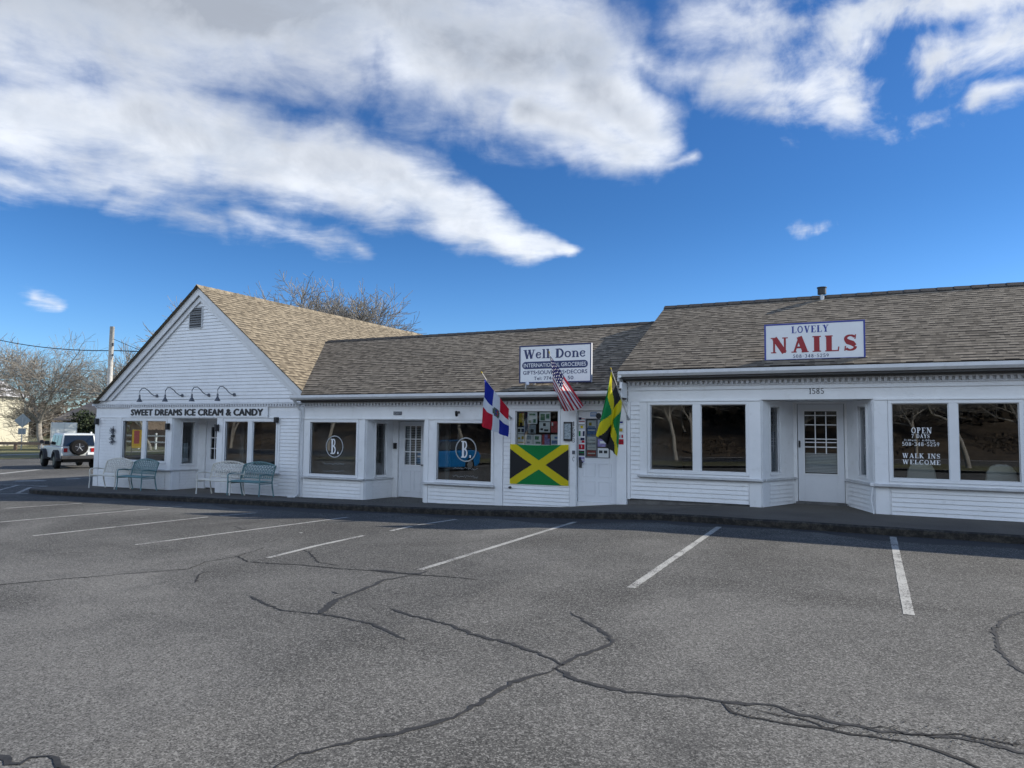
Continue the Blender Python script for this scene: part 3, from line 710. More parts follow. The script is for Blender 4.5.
for i, q in enumerate(wins): window(nb, F0, q[0], q[1], q[2], q[3], panes=2, mull=.165 if i == 0 else .145)
window(nb, FL, .35, .72, .81, 2.17, .05); window(nb, FRr, FRr.L-.72, FRr.L-.35, .81, 2.17, .05)
inn = MB(); inn.box(NX0+.12, NX1-.13, 19.9, 20, 0, 2.8); inn.box(NX0+.12, NX1-.13, D+.13, 20, 2.45, 2.47); inn.box(-2.2, -2.1, 17.3, 19.9, .1, 2.4); inn.build('inner_wall', 'interior', nb)
fl = MB(); fl.box(NX0+.12, NX1-.13, D+.13, 20, .0, .1); fl.build('inner_floor', 'floor_inside', nb)
cu_ = MB(); FL.box(cu_, .36, .72, .82, 1.65, -.12, -.10); cu_.build('window_curtain', 'drape', nb); cu_ = MB()
FRr.box(cu_, FRr.L-.71, FRr.L-.60, .82, 2.1, -.12, -.10); cu_.build('window_curtain', 'drape', nb)
# door
FD = FR((-1.33, ys+.05), (-.41, ys+.05)); dm = MB(); L = FD.L
wall_with_holes(dm, FD, .01, L-.01, .19, 2.25, [(.145, .775, .78, 2.10)], -.045, 0)
do = dm.build('door', 'door_white', nb, bevel=.004)
q = MB(); q.add([FD.P(.145, .78, -.02), FD.P(.775, .78, -.02), FD.P(.775, 2.10, -.02), FD.P(.145, 2.10, -.02)], [(0, 1, 2, 3)]); q.build('pane', 'glass', do)
q = MB()
for x in (.345, .555): FD.box(q, x, x+.022, 1.20, 2.09, -.015, .0)
for z in (2.0, 1.80, 1.50, 1.43, 1.33): FD.box(q, .15, .345, z, z+.02, -.016, .002); FD.box(q, .367, .555, z, z+.02, -.016, .002); FD.box(q, .577, .77, z, z+.02, -.016, .002)
FD.box(q, .115, .145, .75, 2.13, .001, .012); FD.box(q, .775, .805, .75, 2.13, .001, .012); FD.box(q, .145, .775, .75, .78, .001, .012); FD.box(q, .145, .775, 2.10, 2.13, .001, .012)
q.build('glazing_bar', 'frame_white', do)
q = MB()
for i in range(13): FD.box(q, .15, .77, .80+i*.032, .826+i*.032, -.10, -.085)
q.build('blind', 'blind', do)
q = MB(); FD.box(q, .03, .06, 1.33, 1.47, .001, .03); q.tube([FD.P(.045, 1.45, .03), FD.P(.05, 1.44, .075), FD.P(.05, 1.36, .075), FD.P(.045, 1.35, .03)], .01, 6); q.build('handle', 'dark_metal', do)
th_ = MB(); th_.box(-1.36, -.38, ys-.12, ys+.1, .1, .185); th_.build('threshold', 'foundation', nb)
nm = MB(); roman(nm, '1585', *[W(a, 393)[0] for a in (809, 824)], 2.405, 2.52, F0, .0, .16); nm.build('house_number', 'black_paint', nb)
q = MB(); q.tube([(.09, 15.12, .68), (.06, 15.14, .4), (.10, 15.13, .1)], .012, 6); q.box(.05, .11, 15.08, 15.14, .66, .72); q.build('cable', 'frame_white', nb)

# ---------- middle shops
mbd = thing('double_shop_building', 'low white clapboard shop pair with brown shingle roof between the gable and the salon', 'building', (-13.95, D, -.3))
MX0, MX1 = -13.97, -4.712
wl = MB(); ZT = 1.90
w1 = (-13.73, -12.14, .37, 1.79); w2 = (-9.62, -8.08, .37, 1.79); w3 = (-7.44, -6.35, 1.28, 2.08)
wall_with_holes(wl, F0, MX0, -11.85, -.4, ZT, [w1]); wall_with_holes(wl, F0, -9.99, -7.94, -.4, ZT, [w2])
F0.box(wl, MX0, -7.94, ZT, 2.42, -.12, 0)
wall_with_holes(wl, F0, -7.94, -5.89, -.4, 2.42, [w3]); F0.box(wl, -5.89, -4.95, 2.09, 2.42, -.12, 0); F0.box(wl, -4.95, MX1, -.3, 2.42, -.12, 0)
ym = 16.2
GL = FR((-11.85, D), (-11.68, ym)); 
wall_with_holes(wl, GL, .02, GL.L, -.4, ZT, [(.38, .75, .37, 1.77)])
wl.box(-11.68, -11.52, ym, ym+.1, -.4, ZT); wl.box(-10.60, -9.9, ym, ym+.1, -.4, ZT); wl.box(-11.9, -9.9, D+.122, ym+.3, 1.905, 1.96); wl.box(-11.52, -10.60, ym, ym+.1, 1.84, ZT)
wl.box(-10.1, -9.99, D+.122, ym, -.4, ZT)
wl.box(MX0, MX1, 22.28, 22.4, -.4, 2.45)
wl.build('wall', 'trim', mbd)
sd = MB()
F0.siding(sd, -13.93, -11.97, -.4, .26, .09); GL.siding(sd, .30, GL.L-.05, -.4, .26, .09); sd.build('siding', ['siding', 'lap_shade'], mbd); sd = MB(); F0.siding(sd, -9.86, -7.96, -.4, .26, .09); sd.build('siding', ['siding', 'lap_shade'], mbd); sd = MB()
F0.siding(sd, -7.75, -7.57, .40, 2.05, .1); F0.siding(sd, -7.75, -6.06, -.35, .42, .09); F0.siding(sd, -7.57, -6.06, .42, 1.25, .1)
sd.build('siding', ['siding', 'lap_shade'], mbd)
tr_ = MB()
F0.box(tr_, -7.96, -7.76, -.3, 2.20, .001, .035); F0.box(tr_, -9.985, -9.87, -.35, ZT, .001, .02); F0.box(tr_, -11.96, -11.86, -.35, ZT-.02, .001, .02)
F0.box(tr_, -6.05, -5.90, -.2, 2.08, .001, .03); F0.box(tr_, -4.94, -4.72, -.02, 2.09, .001, .03); GL.box(tr_, .03, .28, -.3, ZT-.02, .001, .018)
F0.box(tr_, -6.28, -6.06, 1.15, 2.08, .001, .012); F0.box(tr_, MX0, -7.97, ZT-.03, ZT, .001, .03); F0.box(tr_, -7.56, -6.24, 2.145, 2.17, .001, .03)
tr_.build('corner_board', 'trim', mbd)
sl_ = MB(); F0.box(sl_, -13.95, -11.82, .265, .305, .001, .11); GL.box(sl_, .03, GL.L, .266, .304, .001, .06); sl_.build('sill', 'sill', mbd, bevel=.005); sl_ = MB(); F0.box(sl_, -10.02, -7.97, .265, .305, .001, .12); sl_.build('sill', 'sill', mbd, bevel=.005)
dn = MB(); dentils(dn, F0, MX0, MX1, 2.235, 2.295); dn.build('dentil_trim', 'dentil', mbd)
pr_ = [(p[0], p[1]-.41) for p in pr_]
gu = MB(); gu.prism([(MX0-.12, 14.85+p[0], p[1]) for p in pr_], (MX1-MX0+.1, 0, 0)); gu.build('gutter', 'gutter', mbd)
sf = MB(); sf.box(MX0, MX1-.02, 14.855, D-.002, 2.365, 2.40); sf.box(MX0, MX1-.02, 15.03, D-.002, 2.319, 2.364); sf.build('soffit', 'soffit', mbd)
rf = MB(); MRZ = 4.545
def gx(z): return -18.20+(5.92-z)/.755       # right slope of the gabled roof at height z
roof_plane(rf, (gx(2.52)-.0, 14.73, 2.52), (MX1-.002, 14.73, 2.52), (MX1-.002, RY, MRZ), (gx(MRZ), RY, MRZ))
roof_plane(rf, (MX1-.002, 22.8, 2.52), (gx(2.52), 22.8, 2.52), (gx(MRZ), RY, MRZ), (MX1-.002, RY, MRZ))
rf.build('roof', 'shingle_grey', mbd); rc = MB(); ridge_cap(rc, (gx(MRZ)+.1, RY, MRZ+.01), (MX1-.1, RY, MRZ+.01), .12, .33); rc.build('ridge_cap', 'ridge_dark', mbd)
wo1 = window(mbd, F0, *w1); wo2 = window(mbd, F0, *w2); wo3 = window(mbd, F0, *w3); window(mbd, GL, .38, .75, .37, 1.77, .05)
inn = MB(); inn.box(MX0+.05, MX1-.1, 18.5, 18.6, -.4, 2.4); inn.box(MX0+.05, MX1-.1, D+.13, 18.5, 2.2, 2.22); inn.box(-7.9, -7.8, D+.13, 18.5, -.3, 2.2); inn.build('inner_wall', 'interior', mbd)
fl = MB(); fl.box(MX0+.05, MX1-.1, ym+.15, 18.5, -.32, -.24); fl.box(MX0+.05, -11.9, D+.13, ym+.14, -.33, -.25); fl.box(-9.95, MX1-.1, D+.13, ym+.14, -.33, -.05); fl.build('inner_floor', 'floor_inside', mbd)
def lettering(parent, cx, cz, r):
    q = MB(); n = 40; dd = -.020
    vs = []
    for i in range(n):
        a = 2*math.pi*i/n
        vs += [F0.P(cx+r*math.cos(a), cz+r*math.sin(a), dd), F0.P(cx+(r-.03)*math.cos(a), cz+(r-.03)*math.sin(a), dd)]
    q.add(vs, [(2*i, 2*i+1, (2*i+3) % (2*n), (2*i+2) % (2*n)) for i in range(n)], mi=1)
    roman(q, 'B.', cx-.13, cx+.17, cz-.20, cz+.21, F0, dd+.001, .04, 0)
    rg = random.Random(int(cx*10))
    for row, (zz, hw) in enumerate(((cz-.46, .36), (cz-.66, .36))):   # small cursive lines too fine to read
        pts = []; x = cx-hw
        while x < cx+hw:
            pts.append(F0.P(x, zz+rg.uniform(-.03, .03), dd)); x += .028
        q.tube(pts, .0045, 4, mi=1)
    q.build('window_lettering', ['vinyl_white', 'vinyl_pale'], parent)
lettering(wo1, W(334, 447)[0]-.0, 1.13, .30); lettering(wo2, W(465.5, 446)[0], 1.14, .30)
FM = FR((-11.52, ym+.05), (-10.60, ym+.05))
def panel_door(parent, fr, z0, z1, gz0, gz1, gs0, gs1, cols, rows, name='door'):
    L = fr.L; dm = MB(); wall_with_holes(dm, fr, .01, L-.01, z0, z1, [(gs0, gs1, gz0, gz1)], -.045, 0)
    for a, b_, c, d in ((.10, L/2-.05, z0+.15, gz0-.16), (L/2+.05, L-.10, z0+.15, gz0-.16)):   # raised lower panels
        fr.box(dm, a, b_, c, c+.02, .001, .010); fr.box(dm, a, b_, d-.02, d, .001, .010); fr.box(dm, a, a+.02, c+.02, d-.02, .001, .010); fr.box(dm, b_-.02, b_, c+.02, d-.02, .001, .010)
    do = dm.build(name, 'door_white', parent, bevel=.003)
    q = MB(); q.add([fr.P(gs0, gz0, -.02), fr.P(gs1, gz0, -.02), fr.P(gs1, gz1, -.02), fr.P(gs0, gz1, -.02)], [(0, 1, 2, 3)]); q.build('pane', 'glass', do)
    q = MB(); w = (gs1-gs0)/cols; h = (gz1-gz0)/rows
    for i in range(1, cols): fr.box(q, gs0+i*w-.012, gs0+i*w+.012, gz0, gz1, -.016, .004)
    for i in range(1, rows):
        for k_ in range(cols): fr.box(q, gs0+k_*w+(.013 if k_ else 0), gs0+(k_+1)*w-(.013 if k_ < cols-1 else 0), gz0+i*h-.012, gz0+i*h+.012, -.017, .003)
    fr.box(q, gs0-.03, gs0, gz0-.03, gz1+.03, .001, .012); fr.box(q, gs1, gs1+.03, gz0-.03, gz1+.03, .001, .012); fr.box(q, gs0, gs1, gz0-.03, gz0, .001, .012); fr.box(q, gs0, gs1, gz1, gz1+.03, .001, .012)
    q.build('glazing_bar', 'frame_white', do)
    return do
do = panel_door(mbd, FM, -.22, 1.83, .66, 1.70, .20, .73, 3, 3)
q = MB(); q.box(FM.P(.84, 0, 0)[0], FM.P(.89, 0, 0)[0], ym-.01, ym+.049, .62, .69); q.tube([FM.P(.87, .66, .03), FM.P(.76, .66, .05)], .012, 8); q.build('handle', 'dark_metal', do)
bl = MB()
for i in range(22): FM.box(bl, .2, .73, .68+i*.046, .705+i*.046, -.10, -.09)
bl.build('blind', 'blind', do)
q = MB(); q.box(-10.95, -10.70, D-.02, D-.001, 1.985, 2.075); q.build('number_plate', 'lamp_metal', mbd)
q = MB(); x0_ = W(390, 413)[0]; roman(q, '1589', x0_+.0, x0_+.0+.22, 2.0, 2.06, F0, .022, .2); 
for v_i, v_ in enumerate(q.v): q.v[v_i] = (v_[0]-(x0_+.11)-10.825, v_[1], v_[2])
q.build('house_number', 'vinyl_pale', mbd)
# grocery door at the right end
FW = FR((-5.885, D+.05), (-4.955, D+.05))
dm = MB(); wall_with_holes(dm, FW, .01, .92, .04, 2.085, [(.20, .75, 1.05, 1.89)], -.045, 0)
for a, b_, c, d in ((.12, .42, .18, .50), (.50, .80, .18, .50), (.12, .42, .60, .90), (.50, .80, .60, .90)):
    FW.box(dm, a, b_, c, c+.012, .001, .008); FW.box(dm, a, b_, d-.012, d, .001, .008); FW.box(dm, a, a+.012, c+.012, d-.012, .001, .008); FW.box(dm, b_-.012, b_, c+.012, d-.012, .001, .008)
do = dm.build('door', 'door_white', mbd, bevel=.003)
q = MB(); q.add([FW.P(.20, 1.05, -.02), FW.P(.75, 1.05, -.02), FW.P(.75, 1.89, -.02), FW.P(.20, 1.89, -.02)], [(0, 1, 2, 3)]); q.build('pane', 'glass', do)
q = MB(); FW.box(q, .185, .205, 1.03, 1.91, .001, .014); FW.box(q, .745, .765, 1.03, 1.91, .001, .014); FW.box(q, .205, .745, 1.89, 1.91, .001, .014); FW.box(q, .205, .745, 1.03, 1.05, .001, .014); FW.box(q, .44, .475, 1.05, 1.89, -.015, .01); q.build('glazing_bar', 'lamp_metal', do)
q = MB(); FW.box(q, .005, .925, -.12, .036, -.05, .03); q.build('threshold', 'frame_white', mbd)
q = MB(); FW.box(q, .04, .10, .80, .97, .001, .03); q.tube([FW.P(.07, .93, .03), FW.P(.07, .92, .07), FW.P(.16, .92, .07)], .011, 6); q.build('handle', 'dark_metal', do)
def sticker(parent, fr, a, b_, c, d, mats, parts=(), dd=.004, name='door_sticker'):
    q = MB(); fr.box(q, a, b_, c, d, dd-.002, dd)
    for k_, (x0, x1, z0, z1, mi) in enumerate(parts): 
        fr.box(q, a+(b_-a)*x0, a+(b_-a)*x1, c+(d-c)*z0, c+(d-c)*z1, dd+.0004*(k_+1), dd+.001+.0006*(k_+1), mi)
    return q.build(name, mats, parent)
cx = (.025, .165)
for z, ms, ps in ((1.88, ['flag_white', 'flag_navy', 'flag_maroon'], [(0, .45, .5, 1, 1), (.45, 1, .7, .8, 2), (0, 1, .1, .25, 2)]),
                  (1.72, ['flag_white', 'flag_yellow', 'flag_black'], [(.3, .7, .25, .75, 1), (0, 1, .86, 1, 2)]),
                  (1.57, ['flag_white', 'flag_green', 'flag_navy'], [(0, .3, 0, 1, 1), (.7, 1, 0, 1, 2)]),
                  (1.42, ['flag_white', 'flag_navy', 'flag_red'], [(.3, 1, .5, 1, 1), (.5, 1, 0, .45, 2)]),
                  (1.27, ['flag_red', 'flag_white', 'flag_white'], [(.42, .58, .25, .75, 1)]),
                  (1.13, ['paper_dark', 'flag_green', 'flag_white'], [(.1, .9, .5, .7, 1)]),
                  (.99, ['paper_lilac', 'flag_navy', 'flag_white'], [(0, .4, .3, .9, 1), (.5, 1, .2, .5, 2)])):
    sticker(do, FW, cx[0], cx[1], z-.06, z+.055, ms, ps)
sticker(do, FW, .30, .46, 1.955, 2.05, ['paper_blue', 'paper', 'paper'], [(.1, .9, .3, .45, 1), (.1, .9, .6, .75, 1)])
for (a, b_, c, d), m_, ps in (((.215, .43, 1.70, 1.87), ['paper', 'paper_gold', 'paper_blue'], [(.2, .5, .3, .7, 1), (.1, .9, .05, .2, 2)]),
        ((.215, .43, 1.55, 1.69), ['paper_blue', 'paper', 'paper_lilac'], [(.1, .9, .6, .8, 1)]),
        ((.215, .43, 1.36, 1.54), ['paper', 'paper_blue', 'paper_grey'], [(0, 1, .8, .95, 1), (.1, .9, .3, .4, 2)]),
        ((.215, .43, 1.20, 1.35), ['paper', 'paper_grey', 'paper_grey'], [(0, 1, .8, .95, 1), (.1, .9, .3, .4, 2)]),
        ((.215, .43, 1.06, 1.19), ['paper_red', 'paper', 'paper'], [(.1, .9, .4, .6, 1)]),
        ((.485, .73, 1.28, 1.46), ['paper_lilac', 'paper', 'paper_dark'], [(.2, .9, .4, .7, 1), (.75, .98, .0, .35, 2)]),
        ((.485, .74, 1.04, 1.25), ['paper', 'paper_dark', 'paper_dark'], [(.12, .44, .45, .75, 1), (.56, .88, .45, .75, 2)]),
        ((.485, .60, 1.48, 1.88), ['paper_grey', 'paper', 'paper'], [(.1, .9, .4, .6, 1)])):
    sticker(do, FW, a, b_, c, d, m_, ps, dd=-.024 if c > 1.055 and a < .45 else .018, name='notice')
q = MB(); n_ = 18; q.prism([FW.P(.50+.06*math.cos(2*math.pi*i/n_), 1.97+.065*math.sin(2*math.pi*i/n_), .001) for i in range(n_)], (0, -.02, 0)); q.build('door_bell', 'paper_dark', do)
for z, m_, ps in ((1.83, ['paper', 'flag_blue', 'flag_blue'], [(.15, .85, .35, .65, 1)]), (1.66, ['paper', 'paper_gold', 'paper_green'], [(.2, .8, .2, .8, 1)]), (1.52, ['paper', 'paper_grey', 'flag_red'], [(.1, .4, .2, .8, 1), (.6, .9, .2, .8, 2)]), (1.40, ['flag_red', 'flag_maroon', 'flag_white'], [(.1, .9, .3, .6, 1)])):
    sticker(mbd, F0, -4.90, -4.78, z-.06, z+.055, m_, ps, dd=.034, name='post_sticker')
q = MB()   # vertical unit number beside the grocery door
for i, ch in enumerate('1583'): roman(q, ch, -5.985, -5.925, 1.74-i*.125, 1.84-i*.125, F0, .031, 0.)
q.box(-5.985, -5.92, D-.045, D-.0305, 1.10, 1.18); roman(q, 'C', -5.98, -5.93, .94, 1.04, F0, .031, 0.); q.build('house_number', 'lamp_metal', mbd)
q = MB(); q.cyl((-7.55, D-.02, .28), (0, -1, 0), .03, .05, 12); q.build('hose_tap', 'dark_metal', mbd)
q = MB(); q.box(-11.63, -11.55, ym-.06, ym-.001, 1.08, 1.24); q.build('wall_box', 'black', mbd)
# downpipe at the junction with the gabled shop
q = MB(); q.tube([(-14.02, 14.80, 2.42), (-14.05, 15.0, 2.25), (-14.05, 15.13, 2.1), (-14.06, 15.13, -.2), (-14.12, 15.05, -.28), (-14.3, 15.0, -.30)], .04, 8); q.build('downspout', 'gutter', mbd)

# ---------- gabled ice cream shop (left)
gb = thing('gabled_shop_building', 'white gabled clapboard ice cream shop with tan shingle roof at the left end', 'building', (-18.45, D, -.35))
GX0, GX1 = -23.03, -13.99; GC = -18.20; PZ = 5.92; SL = .755
wl = MB()
w4 = (-21.62, -19.58, .53, 1.79); w5 = (-17.0, -14.99, .53, 1.79)
wall_with_holes(wl, F0, GX0+.01, -19.29, -.45, ZT, [w4]); wall_with_holes(wl, F0, -17.34, GX1, -.45, ZT, [w5]); F0.box(wl, GX0+.01, GX1, ZT, 2.42, -.12, 0)
wl.prism([(GX0+.02, D+.001, 2.42), (-13.75, D+.001, 2.42), (GC, D+.001, 5.75)], (0, .11, 0))
yg = 16.1
HL = FR((-19.29, D), (-19.20, yg)); wall_with_holes(wl, HL, .02, HL.L, -.45, ZT, [(.34, .74, .45, 1.77)])
wl.box(-19.20, -18.89, yg, yg+.1, -.45, ZT); wl.box(-17.97, -17.2, yg, yg+.1, -.45, ZT); wl.box(-18.89, -17.97, yg, yg+.1, 1.80, ZT); wl.box(-19.35, -17.2, D+.122, yg+.3, 1.905, 1.96)
wl.box(-17.45, -17.34, D+.122, yg, -.45, ZT)
HS = FR((GX0, 27.9), (GX0, D+.0)); Ls = HS.L
wall_with_holes(wl, HS, 0, Ls-.002, -.45, 2.5, [(Ls-2.9, Ls-.55, .55, 1.85), (Ls-6.5, Ls-4.5, .55, 1.85)])
wl.box(GX0, GX1, 27.8, 27.9, -.45, 2.5); wl.prism([(GX0, 27.79, 2.5), (GX1, 27.79, 2.5), (GC, 27.79, 5.75)], (0, .1, 0)); wl.box(GX1-.12, GX1, 22.5, 27.78, -.45, 2.5); wl.box(GX1-.12, GX1, D+.122, 22.5, -.45, 2.3)
wl.build('wall', 'trim', gb)
sd = MB()
F0.siding(sd, -22.78, -21.98, -.40, 1.88, .1)
F0.siding(sd, -22.0, -19.55, -.40, .24, .09); sd.build('siding', ['siding', 'lap_shade'], gb); sd = MB(); F0.siding(sd, -14.83, -14.12, -.40, 1.88, .1); F0.siding(sd, -17.15, -14.83, -.40, .30, .09); HL.siding(sd, .3, HL.L-.05, -.40, .24, .09)
sd.build('siding', ['siding', 'lap_shade'], gb); sd = MB()
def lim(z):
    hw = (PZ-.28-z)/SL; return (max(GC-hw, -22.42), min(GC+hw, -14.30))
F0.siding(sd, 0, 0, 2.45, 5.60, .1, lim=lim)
sd.build('siding', ['siding', 'lap_shade'], gb); sd = MB()
HS.siding(sd, .1, Ls-.15, 1.9, 2.4, .1); sd.build('siding', ['siding', 'lap_shade'], gb); sd = MB(); HS.siding(sd, .1, Ls-.15, -.40, .5, .1)
sd.build('siding', ['siding', 'lap_shade'], gb)
tr_ = MB()
F0.box(tr_, GX0, -22.79, -.42, 1.9, .001, .022); F0.box(tr_, -21.97, -21.70, .25, 1.9, .001, .018); F0.box(tr_, -19.50, -19.30, -.40, 1.9, .001, .02); F0.box(tr_, -17.335, -17.10, -.40, 1.9, .001, .02); F0.box(tr_, -14.91, -14.84, .3, 1.9, .001, .02); F0.box(tr_, -14.11, -14.0, -.4, 1.9, .001, .018)
HL.box(tr_, .03, .28, -.4, 1.88, .001, .018); F0.box(tr_, GX0, GX1, 1.885, 1.91, .001, .03)
F0.box(tr_, GX0+.02, GX1-.02, 2.34, 2.44, .001, .03)
F0.box(tr_, -22.47, -22.43, 2.45, 2.66, .001, .026); F0.box(tr_, -14.29, -14.25, 2.45, 2.80, .001, .026)
tr_.build('corner_board', 'trim', gb)
dn = MB(); dentils(dn, F0, GX0, GX1-.02, 2.235, 2.295); dn.build('dentil_trim', 'dentil', gb)
sl_ = MB(); F0.box(sl_, -22.0, -19.24, .245, .285, .001, .11); HL.box(sl_, .03, HL.L, .246, .284, .001, .06); sl_.build('sill', 'sill', gb, bevel=.005); sl_ = MB(); F0.box(sl_, -17.38, -14.80, .31, .35, .001, .11); sl_.build('sill', 'sill', gb, bevel=.005)
rk = MB()
for sg in (-1, 1):
    for (o0, o1, y0, y1) in ((.03, .22, 15.06, 15.10), (.22, .36, 15.13, 15.17), (.03, .06, 15.101, 15.195)):
        zc0 = 2.445; tA, tB = (PZ-o0*1.25-zc0)/SL, (PZ-o1*1.25-zc0)/SL
        rk.prism([(GC, y0, PZ-o0*1.25), (GC+sg*tA, y0, zc0), (GC+sg*tB, y0, zc0), (GC, y0, PZ-o1*1.25)], (0, y1-y0, 0))
rk.build('rake_board', 'gutter', gb)
rf = MB(); ge = 2.47; xr, xl = GC+(PZ-ge)/SL, GC-(5.92-2.36)/.755
SLL = SL
roof_plane(rf, (xr, 28.0, ge), (xr, 14.97, ge), (GC, 14.97, PZ), (GC, 28.0, PZ)); 
roof_plane(rf, (xl, 14.97, 2.36), (xl, 28.0, 2.36), (GC, 28.0, PZ), (GC, 14.97, PZ))
ridge_cap(rf, (GC, 14.97, PZ), (GC, 28.0, PZ), .11, .25, .75); rf.build('roof', 'shingle', gb)
q = MB(); q.box(xl-.06, xl+.01, 15.0, 28, ge-.20, ge-.13); q.build('gutter', 'gutter', gb)
lv = MB(); F0.box(lv, -18.70, -18.67, 4.635, 5.295, .016, .045); F0.box(lv, -18.15, -18.12, 4.635, 5.295, .016, .045); F0.box(lv, -18.67, -18.15, 5.27, 5.295, .016, .045); F0.box(lv, -18.67, -18.15, 4.635, 4.66, .016, .045)
lo = lv.build('louvre_vent', 'sill', gb)
q = MB(); F0.box(q, -18.67, -18.15, 4.66, 5.27, .017, .02); 
q.build('vent_back', 'black', lo); q = MB()
for i in range(8): z = 4.68+i*.074; q.add([F0.P(-18.66, z, .055), F0.P(-18.16, z, .055), F0.P(-18.16, z+.05, .022), F0.P(-18.66, z+.05, .022)], [(0, 1, 2, 3)])
q.build('vent_slat', 'slat_grey', lo)
wo4 = window(gb, F0, *w4, panes=2, mull=.17); wo5 = window(gb, F0, *w5, panes=2, mull=.18); window(gb, HL, .34, .74, .45, 1.77, .05)
window(gb, HS, Ls-2.9, Ls-.55, .55, 1.85); window(gb, HS, Ls-6.5, Ls-4.5, .55, 1.85)
inn = MB(); inn.box(GX0+.13, GX1-.13, 21.5, 21.6, -.4, 2.1); inn.box(GX0+.13, GX1-.13, D+.13, 21.5, 2.1, 2.12); inn.box(-19.15, -19.05, yg+.35, 18.6, -.4, 2.1); inn.build('inner_wall', 'interior', gb)
fl = MB(); fl.box(GX0+.13, GX1-.13, yg+.15, 21.5, -.40, -.30); fl.box(GX0+.13, -19.4, D+.13, yg+.14, -.41, -.31); fl.box(-17.3, GX1-.13, D+.13, yg+.14, -.41, -.31); fl.build('inner_floor', 'floor_inside', gb)
q = MB(); HL.box(q, .42, .60, .50, 1.1, -.10, -.08); q.build('window_notice', 'paper_grey', gb)
FG = FR((-18.89, yg+.05), (-17.97, yg+.05)); do = panel_door(gb, FG, -.30, 1.80, .60, 1.62, .2, .73, 3, 3)
q = MB(); q.tube([FG.P(.86, .62, .001), FG.P(.86, .62, .06), FG.P(.78, .62, .06)], .012, 6); q.build('handle', 'dark_metal', do)

# ------------------------------------------------------------------ signs
def board(name, label, x0, x1, z0, z1, y, rim, th=.05, bw=.03):
    fr = FR((x0, y), (x1, y)); o = thing(name, label, 'sign', ((x0+x1)/2, y, z0)); w_, h_ = x1-x0, z1-z0
    q = MB(); fr.box(q, 0, w_, z0, z1, -th, 0); q.build('panel', 'sign_white', o)
    q = MB()
    fr.box(q, 0, w_, z1-bw, z1, .001, .006); fr.box(q, 0, w_, z0, z0+bw, .001, .006); fr.box(q, 0, bw, z0+bw, z1-bw, .001, .006); fr.box(q, w_-bw, w_, z0+bw, z1-bw, .001, .006)
    q.build('border', rim, o)
    q = MB()
    for s_ in (.2, .8): q.box(x0+w_*s_-.02, x0+w_*s_+.02, y+th+.001, y+th+.5, z0+.10, z0+.14); q.box(x0+w_*s_-.02, x0+w_*s_+.02, y+th+.001, y+th+.04, z0-.08, z0+.6)
    q.build('bracket', 'galv', o)
    return o, fr
o, fr = board('shop_sign', 'white sign reading LOVELY NAILS in blue and red on the salon roof', -1.80, .015, 3.06, 3.80, 15.0, 'sign_blue')
# inner blue rule stands a little inside the edge
q = MB(); roman(q, 'LOVELY', .51, 1.18, 3.60, 3.735, fr, 0, .16, bold=1.1); q.build('sign_lettering', 'sign_blue', o)
q = MB(); roman(q, 'NAILS', .13, 1.68, 3.215, 3.525, fr, 0, .24, bold=1.35); q.build('sign_lettering', 'sign_red', o)
q = MB(); roman(q, '508-348-5259', .53, 1.18, 3.11, 3.175, fr, 0, .22, bold=1.1); q.build('sign_lettering', 'sign_navy', o)
o, fr = board('shop_sign', 'white sign reading Well Done International Groceries on the middle roof', -7.26, -5.47, 2.72, 3.60, 15.0, 'sign_navy')
q = MB(); roman(q, 'Well Done', .11, 1.66, 3.29, 3.50, fr, 0, .03, bold=1.15); q.build('sign_lettering', 'sign_navy', o)
q = MB(); r_ = .085; zc_ = 3.135
pts = [fr.P(.16-r_*math.sin(R(a)), zc_+r_*math.cos(R(a)), .001) for a in range(0, 181, 20)]+[fr.P(1.62+r_*math.sin(R(a)), zc_-r_*math.cos(R(a)), .001) for a in range(0, 181, 20)]
q.prism(pts[::-1], (0, -.003, 0)); q.build('lettering_band', 'sign_navy', o)
q = MB(); text_mb(q, 'INTERNATIONAL GROCERIES', .12, 1.66, 3.09, 3.18, fr, .004, .01); q.build('sign_lettering', 'vinyl_white', o)
q = MB(); text_mb(q, 'GIFTS\u2022SOUVENIRS\u2022DECORS', .10, 1.69, 2.92, 3.01, fr, .001, .008); text_mb(q, 'Tel: 774-', .38, .86, 2.79, 2.87, fr, .001, .008, spacing=1.1); text_mb(q, '50', 1.22, 1.36, 2.79, 2.87, fr, .001, .008); q.build('sign_lettering', 'sign_navy', o)
q = MB()   # the ice cream shop board
o = thing('shop_sign', 'long white board reading SWEET DREAMS ICE CREAM & CANDY above the shop front', 'sign', (-18.3, D, 1.9))
F0.box(q, -21.30, -15.30, 1.915, 2.205, .032, .05); q.build('panel', 'sign_white', o)
q = MB(); [text_mb(q, 'SWEET DREAMS ICE CREAM & CANDY', -21.19+a, -15.48+a, 1.965+b_, 2.155+b_, F0, .051+.0006*k_, 0., spacing=1.06) for k_, (a, b_) in enumerate(((0, 0), (.016, 0), (-.016, 0), (.008, .009), (-.008, -.009), (.008, -.009), (-.008, .009), (.022, 0), (-.022, 0)))]; q.build('sign_lettering', 'black_paint', o)
